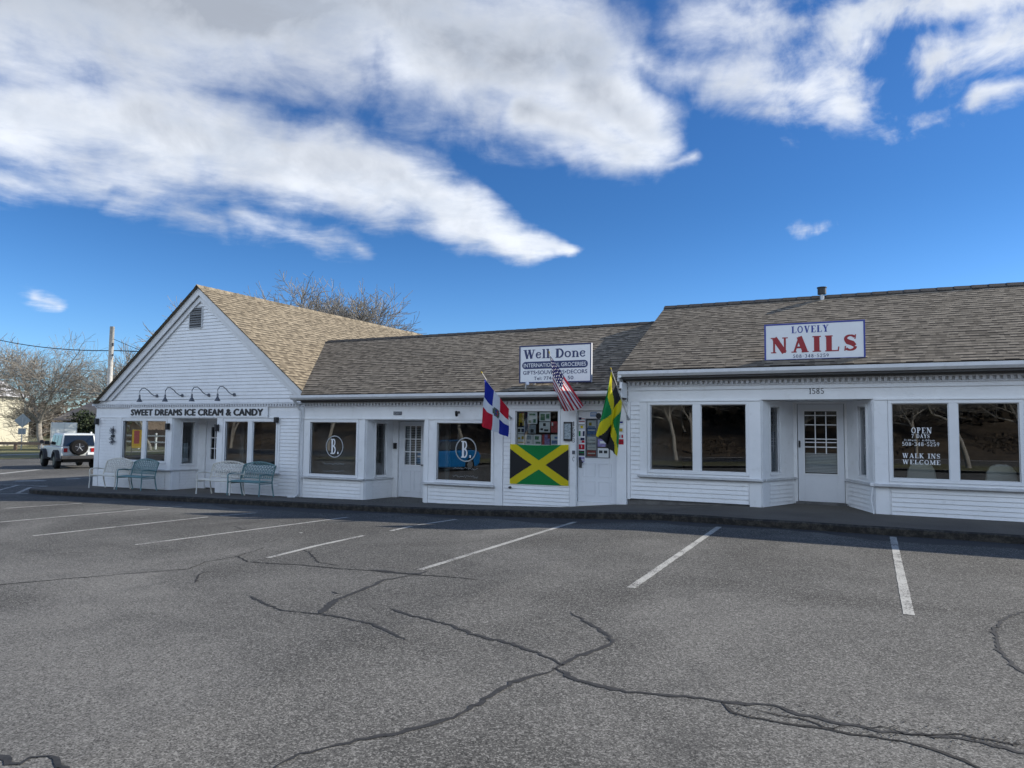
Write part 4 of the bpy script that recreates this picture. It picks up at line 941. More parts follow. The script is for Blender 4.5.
# window lettering of the salon
x0_, x1_ = W(903, 440)[0], W(940, 440)[0]; cx_ = (x0_+x1_)/2
q = MB(); dd = -.022; sal = [c for c in nb.children if c.name.startswith('window')][1]
def wl_(txt, a, b_, ya, yb, **k): roman(q, txt, W(a, 440)[0], W(b_, 440)[0], W(920, yb)[2], W(920, ya)[2], F0, dd, **k)
wl_('OPEN', 911.5, 932, 427.5, 433.3, gap=.15); wl_('7 DAYS', 911.5, 930, 434.2, 438, gap=.15); wl_('9:30am - 6:00pm', 904, 935, 439.3, 441.2, gap=.2); wl_('508-348-5259', 902, 939.5, 442.2, 446, gap=.15)
wl_('WALK INS', 902, 940, 453.5, 458.3, gap=.15); wl_('WELCOME', 902, 940, 460, 464.5, gap=.15)
q.build('window_lettering', 'vinyl_white', sal)

# ------------------------------------------------------------------ roof fitting, lamps
o = thing('roof_vent', 'black capped vent pipe on the salon roof ridge', 'roof vent', (-.9, 18.6, 4.85))
q = MB(); q.cyl((-.9, 18.6, 4.75), (0, 0, 1), .05, .26, 12); q.build('pipe', 'galv', o); q = MB(); q.cyl((-.9, 18.6, 4.98), (0, 0, 1), .10, .15, 14); q.cyl((-.9, 18.6, 5.132), (0, 0, 1), .115, .02, 14); q.build('cap', 'black', o)
places = ['leftmost, above the left shop window', 'second from left, left of the ICE lettering', 'third from left, right of the entry', 'rightmost, above CANDY on the sign']
for i, x in enumerate((-20.04, -18.88, -17.72, -16.66)):
    o = thing('gooseneck_lamp', 'grey gooseneck sign lamp under the gable, '+places[i], 'wall lamp', (x, D, 2.58), 'gooseneck lamps over the ice cream sign')
    q = MB(); q.cyl((x, D-.001-.014, 2.58), (0, -1, 0), .05, .03, 12); q.build('wall_plate', 'lamp_metal', o)
    q = MB(); pts = []
    for a in range(11):
        f = a/10; pts.append((x-.02-.12*f, D-.04-.52*f, 2.58+.30*math.sin(math.pi*min(1, f*1.12))*(1-.2*f)-.10*f))
    pts = [(x, D-.04, 2.58), (x-.01, D-.12, 2.585), (x-.02, D-.22, 2.64), (x-.03, D-.32, 2.74), (x-.04, D-.42, 2.80), (x-.05, D-.52, 2.79), (x-.06, D-.58, 2.70), (x-.06, D-.58, 2.56)]
    q.tube(pts, .014, 8); q.build('arm', 'lamp_metal', o)
    q = MB(); c_ = (x-.06, D-.58); q.tube([(c_[0], c_[1], 2.58), (c_[0], c_[1], 2.48), (c_[0], c_[1], 2.46), (c_[0], c_[1], 2.37)], [.025, .028, .045, .085], 16, cap=False); q.build('lamp_shade', 'lamp_metal', o, smooth=True)
    q = MB(); q.tube([(c_[0], c_[1], 2.47), (c_[0], c_[1], 2.44), (c_[0], c_[1], 2.39)], [.025, .045, .02], 10); q.build('bulb', 'frame_white', o, smooth=True)
def lantern(x, z, y, label, h=.2):
    o = thing('wall_lantern', label, 'wall lamp', (x, y, z))
    q = MB(); q.box(x-.05, x+.05, y-.14, y-.03, z, z+h, 0); q.build('housing', 'black', o, bevel=.01); q = MB(); q.box(x-.03, x+.03, y-.03, y-.022, z+.03, z+h-.03); q.build('wall_plate', 'black', o)
lantern(-19.42, 1.52, D, 'small black wall lantern left of the ice cream shop entry'); lantern(W(219, 428)[0], 1.50, D, 'small black wall lantern on the post right of the ice cream shop door')
lantern(W(278.5, 419)[0], 1.76, D, 'small black wall lantern by the top right corner of the ice cream shop window', .16)
lantern(W(99.5, 420)[0]-.02, 1.66, D, 'small black lantern at the outer left corner of the gabled shop')
o = thing('security_camera', 'small black spotlight camera above the lettered window right of the middle door', 'camera', (W(459, 414)[0], D, 2.0)); x = W(459, 414)[0]
q = MB(); q.cyl((x, D-.001, 2.05), (0, -1, 0), .03, .03, 10); q.build('wall_plate', 'black', o); q = MB(); q.tube([(x, D-.03, 2.05), (x+.02, D-.10, 2.02)], .015, 8); q.tube([(x-.02, D-.10, 2.06), (x+.05, D-.20, 1.97)], .035, 10); q.build('housing', 'black', o)
fx = W(527, 386, 14.8); o = thing('floodlight', 'small white floodlight on the eave just below the Well Done sign', 'floodlight', fx)
q = MB(); q.tube([(fx[0]-.05, 14.86, 2.55), (fx[0]-.04, 14.82, 2.60), (fx[0], 14.78, 2.63)], .012, 6); q.build('arm', 'frame_white', o)
q = MB(); q.tube([(fx[0]-.03, 14.80, 2.60), (fx[0]+.02, 14.74, 2.66), (fx[0]+.06, 14.70, 2.70)], [.022, .03, .045], 10); q.build('lamp_head', 'frame_white', o)
o = thing('wall_mailbox', 'framed dark notice box with grey face left of the grocery door', 'notice box', (-6.06, D, 1.42))
q = MB(); q.box(-6.19, -5.985+.0, D-.06-.012, D-.013, 1.40, 1.83); q.build('housing', 'black', o, bevel=.006)
q = MB(); q.box(-6.165, -6.01, D-.076, D-.0725, 1.44, 1.79); q.build('notice', 'paper_grey', o)
# posters in the grocery window
PS = [(.02, .19, .52, .98, ['paper_dark', 'paper_gold'], [(.25, 1, .1, .9, 1)], 'dark poster with a round gold picture, top left of the grocery window'),
      (.27, .50, .62, .98, ['paper', 'paper_green'], [(.2, .8, .7, .85, 1), (.1, .35, .1, .3, 1), (.6, .85, .1, .4, 1)], 'white leaflet with green pictures, top row second from left in the grocery window'),
      (.55, .81, .70, .97, ['paper', 'paper_green'], [(.1, .5, .1, .8, 1), (.6, .9, .3, .8, 1)], 'white framed leaflet with green photo, top row third from left in the grocery window'),
      (.03, .20, .34, .70, ['paper', 'paper_dark'], [(.05, .42, .1, .4, 1), (.55, .95, .1, .4, 1), (.35, .65, .6, .9, 1)], 'white leaflet with two dark round pictures, middle left in the grocery window'),
      (.29, .47, .34, .60, ['paper_grey', 'paper_dark'], [(.3, .7, .1, .5, 1)], 'grey leaflet with a dark cone picture, centre of the grocery window'),
      (.55, .80, .38, .68, ['paper', 'paper_dark'], [(.35, .6, .6, .9, 1), (.1, .35, .2, .4, 1), (.45, .85, .1, .3, 1)], 'white leaflet with scattered dark pictures, middle right in the grocery window'),
      (.82, .99, .38, .70, ['paper_red', 'paper'], [(.1, .3, .6, .9, 1)], 'brick red poster at the right edge of the grocery window'),
      (.03, .20, .02, .32, ['paper', 'paper_gold'], [(.1, .4, .5, .7, 1), (.6, .9, .5, .8, 1), (.1, .9, .15, .25, 1)], 'white leaflet with gold pictures, bottom left of the grocery window'),
      (.22, .40, .02, .31, ['paper', 'paper_grey'], [(.2, .8, .5, .9, 1), (.2, .6, .1, .3, 1)], 'pale leaflet with grey fish pictures, bottom row second from left in the grocery window'),
      (.41, .60, .02, .31, ['paper', 'paper_green'], [(.2, .7, .5, .85, 1), (.3, .9, .1, .3, 1)], 'pale leaflet with green tree pictures, bottom row third from left in the grocery window'),
      (.62, .80, .02, .32, ['paper_lilac', 'paper_red'], [(0, .3, 0, 1, 1), (.7, 1, .6, 1, 1)], 'lilac and red striped poster in the bottom row of the grocery window'),
      (.82, .99, .02, .32, ['paper', 'paper_blue'], [(.1, .9, .1, .45, 1), (.5, .9, .6, .8, 1)], 'pale blue leaflet in the bottom right corner of the grocery window')]
for a, b_, c, d, ms, ps, lb in PS:
    xa, xb = w3[0]+(w3[1]-w3[0])*a, w3[0]+(w3[1]-w3[0])*b_; za, zb = w3[2]+(w3[3]-w3[2])*c, w3[2]+(w3[3]-w3[2])*d
    q = MB(); F0.box(q, xa, xb, za, zb, -.037, -.035)
    for k_, (p, r__, s__, u__, mi) in enumerate(ps): F0.box(q, xa+(xb-xa)*p, xa+(xb-xa)*r__, za+(zb-za)*s__, za+(zb-za)*u__, -.0348, -.034, 1)
    # a few rules of fine print
    for k_ in range(3): z_ = za+(zb-za)*(.03+.015*k_); 
    tag(q.build('poster', ms), lb, 'poster', 'posters inside the grocery window')
# banner seen through the left window of the ice cream shop
o = thing('roadside_banner', 'yellow and pink roadside banner seen through the left window of the ice cream shop', 'banner', (-33.05, 24.0, zg(-33)))
q = MB(); q.tube([(-33.45, 24.0, zg(-33)), (-33.45, 24.0, 1.5)], .02, 8); q.build('pole', 'dark_metal', o)
q = MB(); q.box(-33.43, -32.65, 23.99, 24.01, .5, 1.42); q.build('cloth', 'banner_yellow', o); q = MB(); q.box(-33.25, -32.85, 23.975, 23.985, .72, 1.38); q.build('panel', 'banner_pink', o)
# salon chairs behind the right-hand window
def salon_chair(px, label):
    x, y, _ = W(px, 450, 15.75)
    o = thing('salon_chair', label, 'chair', (x, y, .1), 'salon chairs behind the right window')
    q = MB(); prof = [(-.24, .55), (-.25, .78), (-.23, .95), (-.17, 1.06), (-.07, 1.10), (.07, 1.10), (.17, 1.06), (.23, .95), (.25, .78), (.24, .55)]
    q.prism([(x+a, y, z) for a, z in prof], (0, .12, 0)); q.build('backrest', 'chair_white', o, bevel=.03)
    q = MB(); q.box(x-.26, x+.26, y+.14, y+.65, .42, .56); q.build('seat', 'chair_white', o, bevel=.03)
    q = MB(); q.cyl((x, y+.35, .10), (0, 0, 1), .2, .05, 16); q.cyl((x, y+.35, .15), (0, 0, 1), .04, .27, 10); q.build('pedestal', 'dark_metal', o)
salon_chair(921, 'white salon chair back under the WELCOME lettering'); salon_chair(1001, 'white salon chair back at the far right window')

# ------------------------------------------------------------------ flags
def flag(name, label, base, tip, c00, c01, c10, c11, mats, fn, nu=46, nv=34, folds=5, amp=.05, extra=None, seed=0, sag=.06):
    """c[u][v]: u along the fly, v down the hoist (0 = at the pole tip)"""
    o = thing(name, label, 'flag', base, 'flags on slanted poles'); b0, tp = Vector(base), Vector(tip)
    q = MB(); q.tube([b0, b0+(tp-b0)*.5, tp], [.013, .012, .010], 8); q.build('pole', 'wood_pole', o)
    q = MB(); q.tube([tp, tp+(tp-b0).normalized()*.05], [.018, .012], 8); q.build('finial', 'paper_gold', o)
    q = MB(); q.cyl(b0+Vector((0, .03, 0)), (0, -1, 0), .03, .02, 10); q.tube([b0+Vector((0, .01, 0)), b0+(tp-b0).normalized()*.12], .02, 8); q.build('bracket', 'galv', o)
    c00, c01, c10, c11 = map(Vector, (c00, c01, c10, c11)); q = MB(); vs = []
    for i in range(nu+1):
        u = i/nu
        for j in range(nv+1):
            v = j/nv
            p = (c00*(1-v)+c01*v)*(1-u)+(c10*(1-v)+c11*v)*u
            ph = v*folds*math.pi*1.0+u*1.3+seed
            p.y += amp*math.sin(ph)*min(1, u*3)+amp*.5*math.sin(ph*2.1+u*4)*u; p.x += amp*.45*math.cos(ph*1.1)*min(1, u*3); p.z -= sag*math.sin(math.pi*v)*u*(1-.3*u)
            vs.append(tuple(p))
    fs, k = [], nv+1
    n0 = len(q.v); q.v += vs
    for i in range(nu):
        for j in range(nv):
            q.f.append((i*k+j, (i+1)*k+j, (i+1)*k+j+1, i*k+j+1)); q.uv.append(None); q.mi.append(fn((i+.5)/nu, (j+.5)/nv))
    q.build('cloth', mats, o, smooth=True)
    return o
def dr(u, v):
    if (u-.5)**2+((v-.5)*.9)**2 < .014: return 3 if (u-.5)**2+((v-.5)*.9)**2 > .004 or abs(u-.5) < .02 else (1 if (v < .5) else 0)
    if abs(u-.5) < .11 or abs(v-.5) < .13: return 2
    return 1 if (u < .5) == (v < .5) else 0
def us(u, v):
    if u < .42 and v < 7/13:
        a, b_ = u/.42*6, v/(7/13)*5
        return 2 if (a % 1-.5)**2+(b_ % 1-.5)**2 < .035 else 1
    return 0 if int(v*13) % 2 == 0 else 2
def jm(u, v):
    d1 = abs(u-v)/1.414; d2 = abs(u-(1-v))/1.414
    if min(d1, d2) < .085: return 0
    return 1 if (u > v) != (u > 1-v) and abs(v-.5) > abs(u-.5) else 2
P_ = lambda px, py, y: W(px, py, y)
flag('wall_flag', 'red white and blue quartered flag with central crest on a slanted pole', (-7.55, 15.14, 1.91), (-7.65, 13.9, 2.89),
     P_(484.5, 379, 14.0), P_(509, 409, 14.93), P_(480.5, 425, 13.95), P_(508.5, 437, 14.85), ['flag_red', 'flag_blue', 'flag_white', 'crest'], dr, amp=.055, folds=3.2, seed=.6, sag=.02)
flag('wall_flag', 'red and white striped flag with starred blue corner on a slanted pole', (-6.25, 15.13, 2.15), (-6.15, 14.2, 3.31),
     P_(550.5, 356, 14.25), P_(553.5, 389, 14.72), P_(585, 406, 14.35), P_(564, 411, 14.85), ['flag_maroon', 'flag_navy', 'flag_white'], us, nv=52, nu=60, amp=.05, folds=3.6, seed=2.)
flag('wall_flag', 'black green and yellow crossed flag hanging from the slanted pole by the salon corner', (-4.67, 15.16, 1.9), (-4.68, 14.0, 2.90),
     P_(611, 371.5, 14.05), P_(622, 402.5, 14.72), P_(597, 434, 14.0), P_(617.5, 457, 14.6), ['flag_yellow', 'flag_green', 'flag_black'], jm, nu=80, nv=56, amp=.085, folds=3.8, seed=1.2, sag=.02)
# the flag fixed flat below the grocery window
q = MB(); A0, A1, B0, B1 = -7.56, -6.075, .37, 1.30
def bp_(u, v, e=0): return (A0+(A1-A0)*u, D-.04-.012*math.sin(u*9)*math.sin(v*3.1)-e, B1+(B0-B1)*v-.02*math.sin(math.pi*u)*(1-v)+.012*u)
nu, nv = 150, 100
q.v = [bp_(i/nu, j/nv) for i in range(nu+1) for j in range(nv+1)]
for i in range(nu):
    for j in range(nv):
        u, v = (i+.5)/nu, (j+.5)/nv
        q.f.append((i*(nv+1)+j, (i+1)*(nv+1)+j, (i+1)*(nv+1)+j+1, i*(nv+1)+j+1)); q.uv.append(None)
        d1 = abs(u-v); d2 = abs(u-(1-v)); q.mi.append(0 if min(d1, d2) < .115 else (1 if abs(v-.5) > abs(u-.5) else 2))
tag(q.build('wall_banner', ['flag_yellow', 'flag_green', 'flag_black'], smooth=True), 'black green and yellow crossed flag fixed flat to the wall under the grocery window', 'flag')

# ------------------------------------------------------------------ benches
def bench(x, y, z, m, label, w=1.15, rz=0.):
    o = thing('garden_bench', label, 'bench', (x, y, z), 'metal benches outside the ice cream shop', rz, local=True)
    d_, hs, hb = .48, .42, .86
    for i, sx in enumerate((0, w)):
        q = MB(); q.tube([(sx, -d_, 0), (sx, -d_+.02, .3), (sx, -d_+.01, .58), (sx, -d_+.05, .62), (sx, -.25, .63), (sx, -.02, .60)], .018, 8)
        q.build('leg', m, o, smooth=True)
        q = MB(); q.tube([(sx, .06, 0), (sx, 0, .25), (sx, -.02, .42), (sx, .02, .62), (sx, .10, hb-.02)], .018, 8); q.build('leg', m, o, smooth=True)
        q = MB(); q.tube([(sx, -d_+.02, .38), (sx, -.02, .38)], .014, 6); q.build('side_rail', m, o)
    q = MB(); 
    for k_ in range(9): y_ = -d_+.03+k_*.052; q.tube([(0, y_, hs+.01*math.sin(k_/8*3.1)), (w, y_, hs+.01*math.sin(k_/8*3.1))], .018, 5)
    for k_ in range(14): x_ = w*(k_+.5)/14; q.tube([(x_, -d_+.03, hs-.006), (x_, -.03, hs-.006)], .008, 4)
    q.build('seat', m, o)
    q = MB(); top = lambda s_: hb-.02+.10*math.sin(math.pi*s_)**.8
    yb = lambda z_: -.02+(z_-.42)*.28
    q.tube([(w*s_/12, yb(top(s_/12)), top(s_/12)) for s_ in range(13)], .018, 8); q.tube([(0, yb(.5), .50), (w, yb(.5), .50)], .014, 6); q.tube([(0, yb(.70), .68), (w, yb(.70), .68)], .010, 6)
    n = 11
    for k_ in range(-3, n+1):     # lattice above, short slats below
        for dr_ in (1, -1):
            a, b_ = w*k_/n, w*(k_+2.2*1)/n
            if dr_ < 0: a, b_ = b_, a
            pts = []
            for s_ in range(9):
                f = s_/8; xx = a+(b_-a)*f; 
                if 0 <= xx <= w: zz = .68+f*(top(xx/w)-.68); pts.append((xx, yb(zz)+.004*dr_, zz))
            if len(pts) > 1: q.tube(pts, .013, 4)
    for k_ in range(15): xx = w*(k_+.5)/15; q.tube([(xx, yb(.5), .50), (xx, yb(.69), .68)], .018, 4)
    q.build('backrest', m, o)
    return o
bench(-21.78, 14.72, zw(-21.5)+.02, 'bench_pale', 'pale cream bench left of the left teal bench', 1.22)
bench(-20.40, 14.68, zw(-20.3)+.02, 'bench_teal', 'teal bench under the left window, by the entry', 1.1)
bench(-16.95, 14.68, zw(-16.7)+.02, 'bench_pale', 'pale cream bench right of the shop door, beside the right teal bench', 1.30)
bench(-15.72, 14.66, zw(-15)+.02, 'bench_teal', 'teal bench at the right end, below the dark reflecting window', 1.18)
o = thing('flower_basket', 'grey dried wreath decoration hung on the clapboard left of the ice cream shop window', 'wreath', (W(114, 432)[0], D, 1.2)); x = W(114, 432)[0]; rg = random.Random(5)
q = MB()
for k_ in range(90):
    a = rg.uniform(0, 6.28); r0 = rg.uniform(0, .05); r1 = rg.uniform(.08, .17)
    c1 = 1.45 if k_ % 2 else 1.15
    q.tube([(x+r0*math.cos(a), D-.03, c1+r0*math.sin(a)), (x+r1*math.cos(a), D-.05-rg.uniform(0, .04), c1+r1*.9*math.sin(a))], .006, 3)
q.build('twigs', 'lamp_metal', o); q = MB(); q.tube([(x, D-.02, 1.62), (x, D-.03, 1.0)], .008, 4); q.box(x-.07, x+.07, D-.06, D-.02, 1.25, 1.33); q.build('bow', 'paper_dark', o)
# ------------------------------------------------------------------ trees
def grow(seed, H, r, spread=.9, levels=5, first=.22, lean=(0, 0), droop=0., dens=1.0, minr=None):
    rg = random.Random(seed); seg = []; cnt = [0]
    def br(p, d, L, rad, lv):
        n = 5 if lv < 2 else (4 if lv < 4 else 3); pts = [p.copy()]; q = p.copy(); dd = d.copy(); rads = [rad]
        for i in range(n):
            dd = (dd+Vector((rg.gauss(0, .16), rg.gauss(0, .16), rg.gauss(0, .10)+(.07 if lv < 3 else .02)-droop*(lv > 1)*.12))).normalized()
            q = q+dd*L/n; pts.append(q.copy()); rads.append(rad*(1-.42*(i+1)/n) if lv else rad*(1-.25*(i+1)/n))
        seg.append((pts, rads, lv)); cnt[0] += 1
        if lv >= levels: return
        if lv == 0: nb_ = 5
        else: nb_ = {1: 6, 2: 6, 3: 5, 4: 4, 5: 3}.get(lv, 3)
        nb_ = max(2, int(nb_*dens+rg.random()*.8))
        for k in range(nb_):
            f = rg.uniform(.6, 1.) if lv == 0 else rg.uniform(.22, 1.)
            i = min(n-1, int(f*n)); fp = f*n-i; pp = pts[i].lerp(pts[i+1], fp); base = (pts[i+1]-pts[i]).normalized()
            a = rg.uniform(0, 6.28) if lv else 2*math.pi*(k+rg.random()*.6)/nb_
            side = base.orthogonal(); side.rotate(Matrix.Rotation(a, 3, base)); ang = rg.uniform(.45, .95)*spread if lv else rg.uniform(.5, 1.0)*spread
            nd = (base*math.cos(ang)+side*math.sin(ang)).normalized()
            if nd.z < -.05: nd.z *= .2
            br(pp, nd, L*rg.uniform(.55, .82)*(1.5 if lv == 0 else 1), rads[i]*rg.uniform(.45, .68), lv+1)
        if lv: br(pts[-1], dd, L*.7, rads[-1], lv+1)
    br(Vector((0, 0, 0)), Vector((lean[0], lean[1], 1)).normalized(), H*first, r, 0)
    ez = sorted(s[0][-1].z for s in seg if s[2] >= levels-1); mx = ez[int(len(ez)*.94)]; k = H/mx
    tm, cm = MB(), MB()
    for pts, rads, lv in seg:
        pts = [Vector((p.x*k, p.y*k, p.z*k)) for p in pts]
        (tm if lv == 0 else cm).tube(pts, [max(minr or .0045*H/8, x) for x in rads], 8 if lv == 0 else (6 if lv == 1 else (4 if lv == 2 else 3)), cap=lv == 0)
    return tm, cm
def tree(name, label, loc, seed, H, r, m='bark', group=None, proto=None, rz=0., sc=1., **k):
    if proto is not None:
        o = copy_tree(proto); o.location = loc; o.rotation_euler = (0, 0, rz); o.scale = (sc, sc, sc); return tag(o, label, 'tree', group)
    o = thing(name, label, 'tree', loc, group, rz, local=True); a, b_ = grow(seed, H, r, **k)
    a.build('trunk', m, o, smooth=True); b_.build('crown', m, o); return o
GRP = 'bare winter trees across the street'
t0 = G(41, 449); tree('bare_tree', 'bare spreading tree between the diamond sign and the white off-road car', (t0[0], t0[1], zg(t0[0])-.1), 11, 9.2, .28, 'bark', GRP, spread=1.1, levels=5, first=.22, dens=.95, minr=.012)
tree('bare_tree', 'slim bare tree rising behind the utility pole, beside the gable', (-60, 45, -.8), 5, 9.2, .18, 'bark', GRP, spread=.6, levels=5, first=.3, dens=.9, minr=.013)
tl = tree('bare_tree', 'bare tree overhanging the cream house at the left edge of the photo', (-80, 38, -.8), 23, 11., .36, 'bark', GRP, minr=.016, spread=1.0, levels=5, first=.2, dens=.85)
tg = tree('bare_tree', 'large bare tree behind the gabled roof, tallest of the cluster', (-39.6, 42, 0), 31, 10.0, .4, 'bark', 'bare trees behind the shops', spread=.85, levels=6, first=.30, dens=1.0, minr=.016)
tree('bare_tree', 'bare tree behind the gabled roof, lowest and rightmost of the cluster', (-36.0, 42, 0), 0, 0, 0, proto=tg, rz=2.1, sc=.86, group='bare trees behind the shops')
tree('bare_tree', 'small bare tree behind the gabled roof, at the far left of the cluster', (-42.5, 43, 0), 0, 0, 0, proto=tg, rz=4.0, sc=.92, group='bare trees behind the shops')
# trees and brush behind the photographer (seen only mirrored in the shop windows)
rb = random.Random(77); tb = None
spots = [(4.2, -8.6), (-22.8, -8.7), (-33.5, -8.4), (-9.5, -9.3), (-43.5, -9.0), (-34, -27), (-26, -24), (-19, -29), (-12, -25), (-5, -28), (3, -24), (10, -29), (17, -26), (-43, -26), (-52, -30), (-62, -26), (-29, -32), (-14, -33), (-1, -33), (24, -31)]
dsc = ['leftmost', 'second', 'third', 'fourth', 'fifth', 'sixth', 'seventh', 'eighth', 'ninth', 'tenth', 'eleventh', 'twelfth', 'thirteenth', 'fourteenth', 'fifteenth']
for i, (x, y) in enumerate(spots):
    lb = 'bare pale-barked tree across the road, seen mirrored in the shop windows'
    if tb is None: tb = tree('bare_tree', lb, (x, y, 0), 61, 8., .12, 'bark_pale', 'trees across the road behind the viewer', spread=1.15, levels=5, first=.07, dens=1.)
    else: tree('bare_tree', lb, (x, y, 0), 0, 0, 0, proto=tb, rz=rb.uniform(0, 6), sc=rb.uniform(.8, 1.2), group='trees across the road behind the viewer')
def thicket(name, label, x0, x1, y0, y1, h, n, m, size, seed, cat='woods', zf=None):
    rg = np.random.default_rng(seed); q = MB()
    cx = rg.uniform(x0, x1, n//60+1); cy = rg.uniform(y0, y1, n//60+1); ch = h*rg.uniform(.45, 1., n//60+1)
    for i in range(n):
        k = i//60; th, ph = rg.uniform(0, 6.28), rg.uniform(-1, 1)
        zz = ch[k]*rg.uniform(0, 1)**.8; rr = 1.6*math.sqrt(max(0.05, 1-(zz/ch[k])**2))
        c = np.array([cx[k]+rr*math.cos(th)*rg.uniform(.3, 1), cy[k]+rr*math.sin(th)*rg.uniform(.3, 1), zg(cx[k])+zz])
        a = rg.normal(size=3); a /= np.linalg.norm(a); b_ = np.cross(a, rg.normal(size=3)); b_ /= np.linalg.norm(b_); s_ = size*rg.uniform(.5, 1.3)
        q.add([c-a*s_, c+b_*s_*.5, c+a*s_, c-b_*s_*.5], [(0, 1, 2, 3)])
    o = q.build(name, m, kind='stuff'); tag(o, label, cat); return o
thicket('woods', 'dark brown thicket across the road mirrored in the windows', -110, 50, -42, -36, 13, 30000, 'brush_dark', .55, 4)
thicket('brush', 'low tangle of brown brush on the bank across the road', -60, 40, -34, -24, 1.8, 12000, 'brush', .14, 5, 'brush')
thicket('woods', 'far brown winter woods beyond the street on the left', -200, -75, 75, 100, 8.5, 16000, 'brush', .5, 6)
thicket('hedge', 'dark evergreen hedge behind the bare tree across the street', -81, -74, 50, 53, 4.3, 4500, 'evergreen', .22, 8, 'hedge')
thicket('hedge', 'small round green bushes in front of the brown fence', -79, -72, 60, 62, 1.7, 1200, 'evergreen', .2, 9, 'bush')
# bank across the road
mb = MB(); nx_, ny_ = 60, 10; rg = random.Random(9); vs = []
for i in range(nx_+1):
    for j in range(ny_+1):
        x = -120+200*i/nx_; y = -23-22*j/ny_; vs.append((x, y, zg(x)+.02+(1.6*(1-math.cos(math.pi*min(1, j/4)))/2+5.5*(max(0, j-4)/6)**1.5)+(rg.uniform(-.12, .12) if 0 < j < ny_ else 0)))
mb.add(vs, [(i*(ny_+1)+j, (i+1)*(ny_+1)+j, (i+1)*(ny_+1)+j+1, i*(ny_+1)+j+1) for i in range(nx_) for j in range(ny_)]); mb.build('bank', 'brush', kind='structure')

# ------------------------------------------------------------------ left background
# cream house
hx, hy = -84.5, 43.0; hz = zg(-84)-.05
o = thing('cream_house', 'pale cream two-storey house with white-edged grey roof at the left edge', 'house', (hx, hy, hz), rz=R(28), local=True)
fr_ = FR((-9, 0), (0, 0)); fs_ = FR((0, 0), (0, 8))
q = MB(); q.box(-9, 0, 0, 8, 0, 3.0); q.box(-9, -.6, .3, 8, 3.0, 5.6); q.build('wall', 'cream', o)
q = MB(); q.prism([(-9.6, -.5, 5.6), (-.1, -.5, 5.6), (-2.6, 3.9, 8.3), (-9.6, 3.9, 8.3)], (0, 0, .12)); q.prism([(-.1, -.5, 5.6), (-.1, 8.5, 5.6), (-2.6, 3.9, 8.3)], (0, 0, .12)); q.prism([(-9.6, 8.5, 5.6), (-.1, 8.5, 5.6), (-2.6, 3.9, 8.3), (-9.6, 3.9, 8.3)], (0, 0, .12)); r_ = q.build('roof', 'house_roof', o)
q = MB(); q.box(-9.7, .5, -1.0, .29, 3.02, 3.2); q.build('porch_roof', 'frame_white', o)
q = MB(); q.box(-5.2, -4.2, 3.2, 4.2, 7.6, 9.6); q.build('chimney', 'brick_yellow', r_)
for (a, b_, c, d) in ((-3.3, -2.2, 3.6, 5.1), (-6.6, -5.5, 3.6, 5.1), (-2.2, -1.2, .9, 2.4), (-5.4, -4.4, .9, 2.4)):
    y0 = .3 if c > 3 else 0
    q = MB(); q.box(a-.1, b_+.1, y0-.06, y0-.001, c-.1, d+.1); w_ = q.build('window', 'frame_white', o); q = MB(); q.box(a, b_, y0-.075, y0-.062, c, (c+d)/2-.03); q.box(a, b_, y0-.075, y0-.062, (c+d)/2+.03, d); q.build('pane', 'car_glass', w_)
# brown roofed house behind the fence, white fence, box trailer
bx = W(86, 430, 60)[0]
o = thing('brown_house', 'low house with wide dark brown roof behind the white rail fence', 'house', (bx, 60, zg(bx)), local=True)
q = MB(); q.box(-8, 9, 2, 10, 0, 3.2); q.build('wall', 'fence_brown', o)
q = MB(); q.prism([(-9, 0.8, 3.0), (10, .8, 3.0), (8, 6, 6.6), (-5, 6, 6.6)], (0, .01, .15)); q.prism([(-9, 11, 3.0), (10, 11, 3.0), (8, 6, 6.6), (-5, 6, 6.6)], (0, .01, .15)); q.build('roof', 'house_roof_brown', o)
q = MB()
for a in (-5, 0, 5): q.box(a, a+1.1, 1.93, 1.999, 1.2, 2.5)
q.build('window', 'car_glass', o)
o = thing('board_fence', 'brown board fence behind the white trailer', 'fence', (-85, 56.5, zg(-85)), local=True)
q = MB()
for i in range(90): q.box(i*.24, i*.24+.22, 0, .03, .05, 1.95+.02*(i % 3))
q.build('boards', 'fence_brown', o)
q = MB()
for i in range(9): q.box(i*2.6, i*2.6+.1, .04, .14, 0, 2.1)
q.build('post', 'fence_brown', o)
o = thing('rail_fence', 'white post and rail fence beyond the off-road car', 'fence', (-72, 47, zg(-70)), local=True)
q = MB(); q.box(0, 16, -.03, .03, 1.3, 1.45); q.box(0, 16, -.03, .03, .7, .85); q.build('rail', 'frame_white', o)
for i in range(7): q = MB(); q.box(i*2.5, i*2.5+.14, -.08, .06, 0, 1.65); q.build('post', 'frame_white', o)
# white box trailer
tx, ty, _ = W(63, 440, 41.0)
o = thing('box_trailer', 'white enclosed box trailer parked behind the off-road car', 'trailer', (tx, ty, zg(tx)), rz=R(150), local=True)
q = MB(); q.box(-2.0, 1.6, -1.0, 1.0, .55, 2.55); q.build('body', 'car_white', o, bevel=.05)
q = MB()
q.box(-2.02, -2.002, -.01, .01, .6, 2.5)
q.box(-2.02, -2.002, -.98, -.94, .6, 2.5); q.box(-2.02, -2.002, .94, .98, .6, 2.5); q.build('door_seam', 'galv', o)
for a in (-.45, .45):
    for sy in (-1.0, 1.0): q = MB(); q.cyl((a, sy-.1*(1 if sy > 0 else -1)-.1, .36), (0, 1, 0), .36, .2, 18); q.build('wheel', 'tyre', o)
q = MB(); q.tube([(1.6, .5, .6), (2.8, 0, .55), (1.6, -.5, .6)], .05, 6); q.build('hitch', 'dark_metal', o)
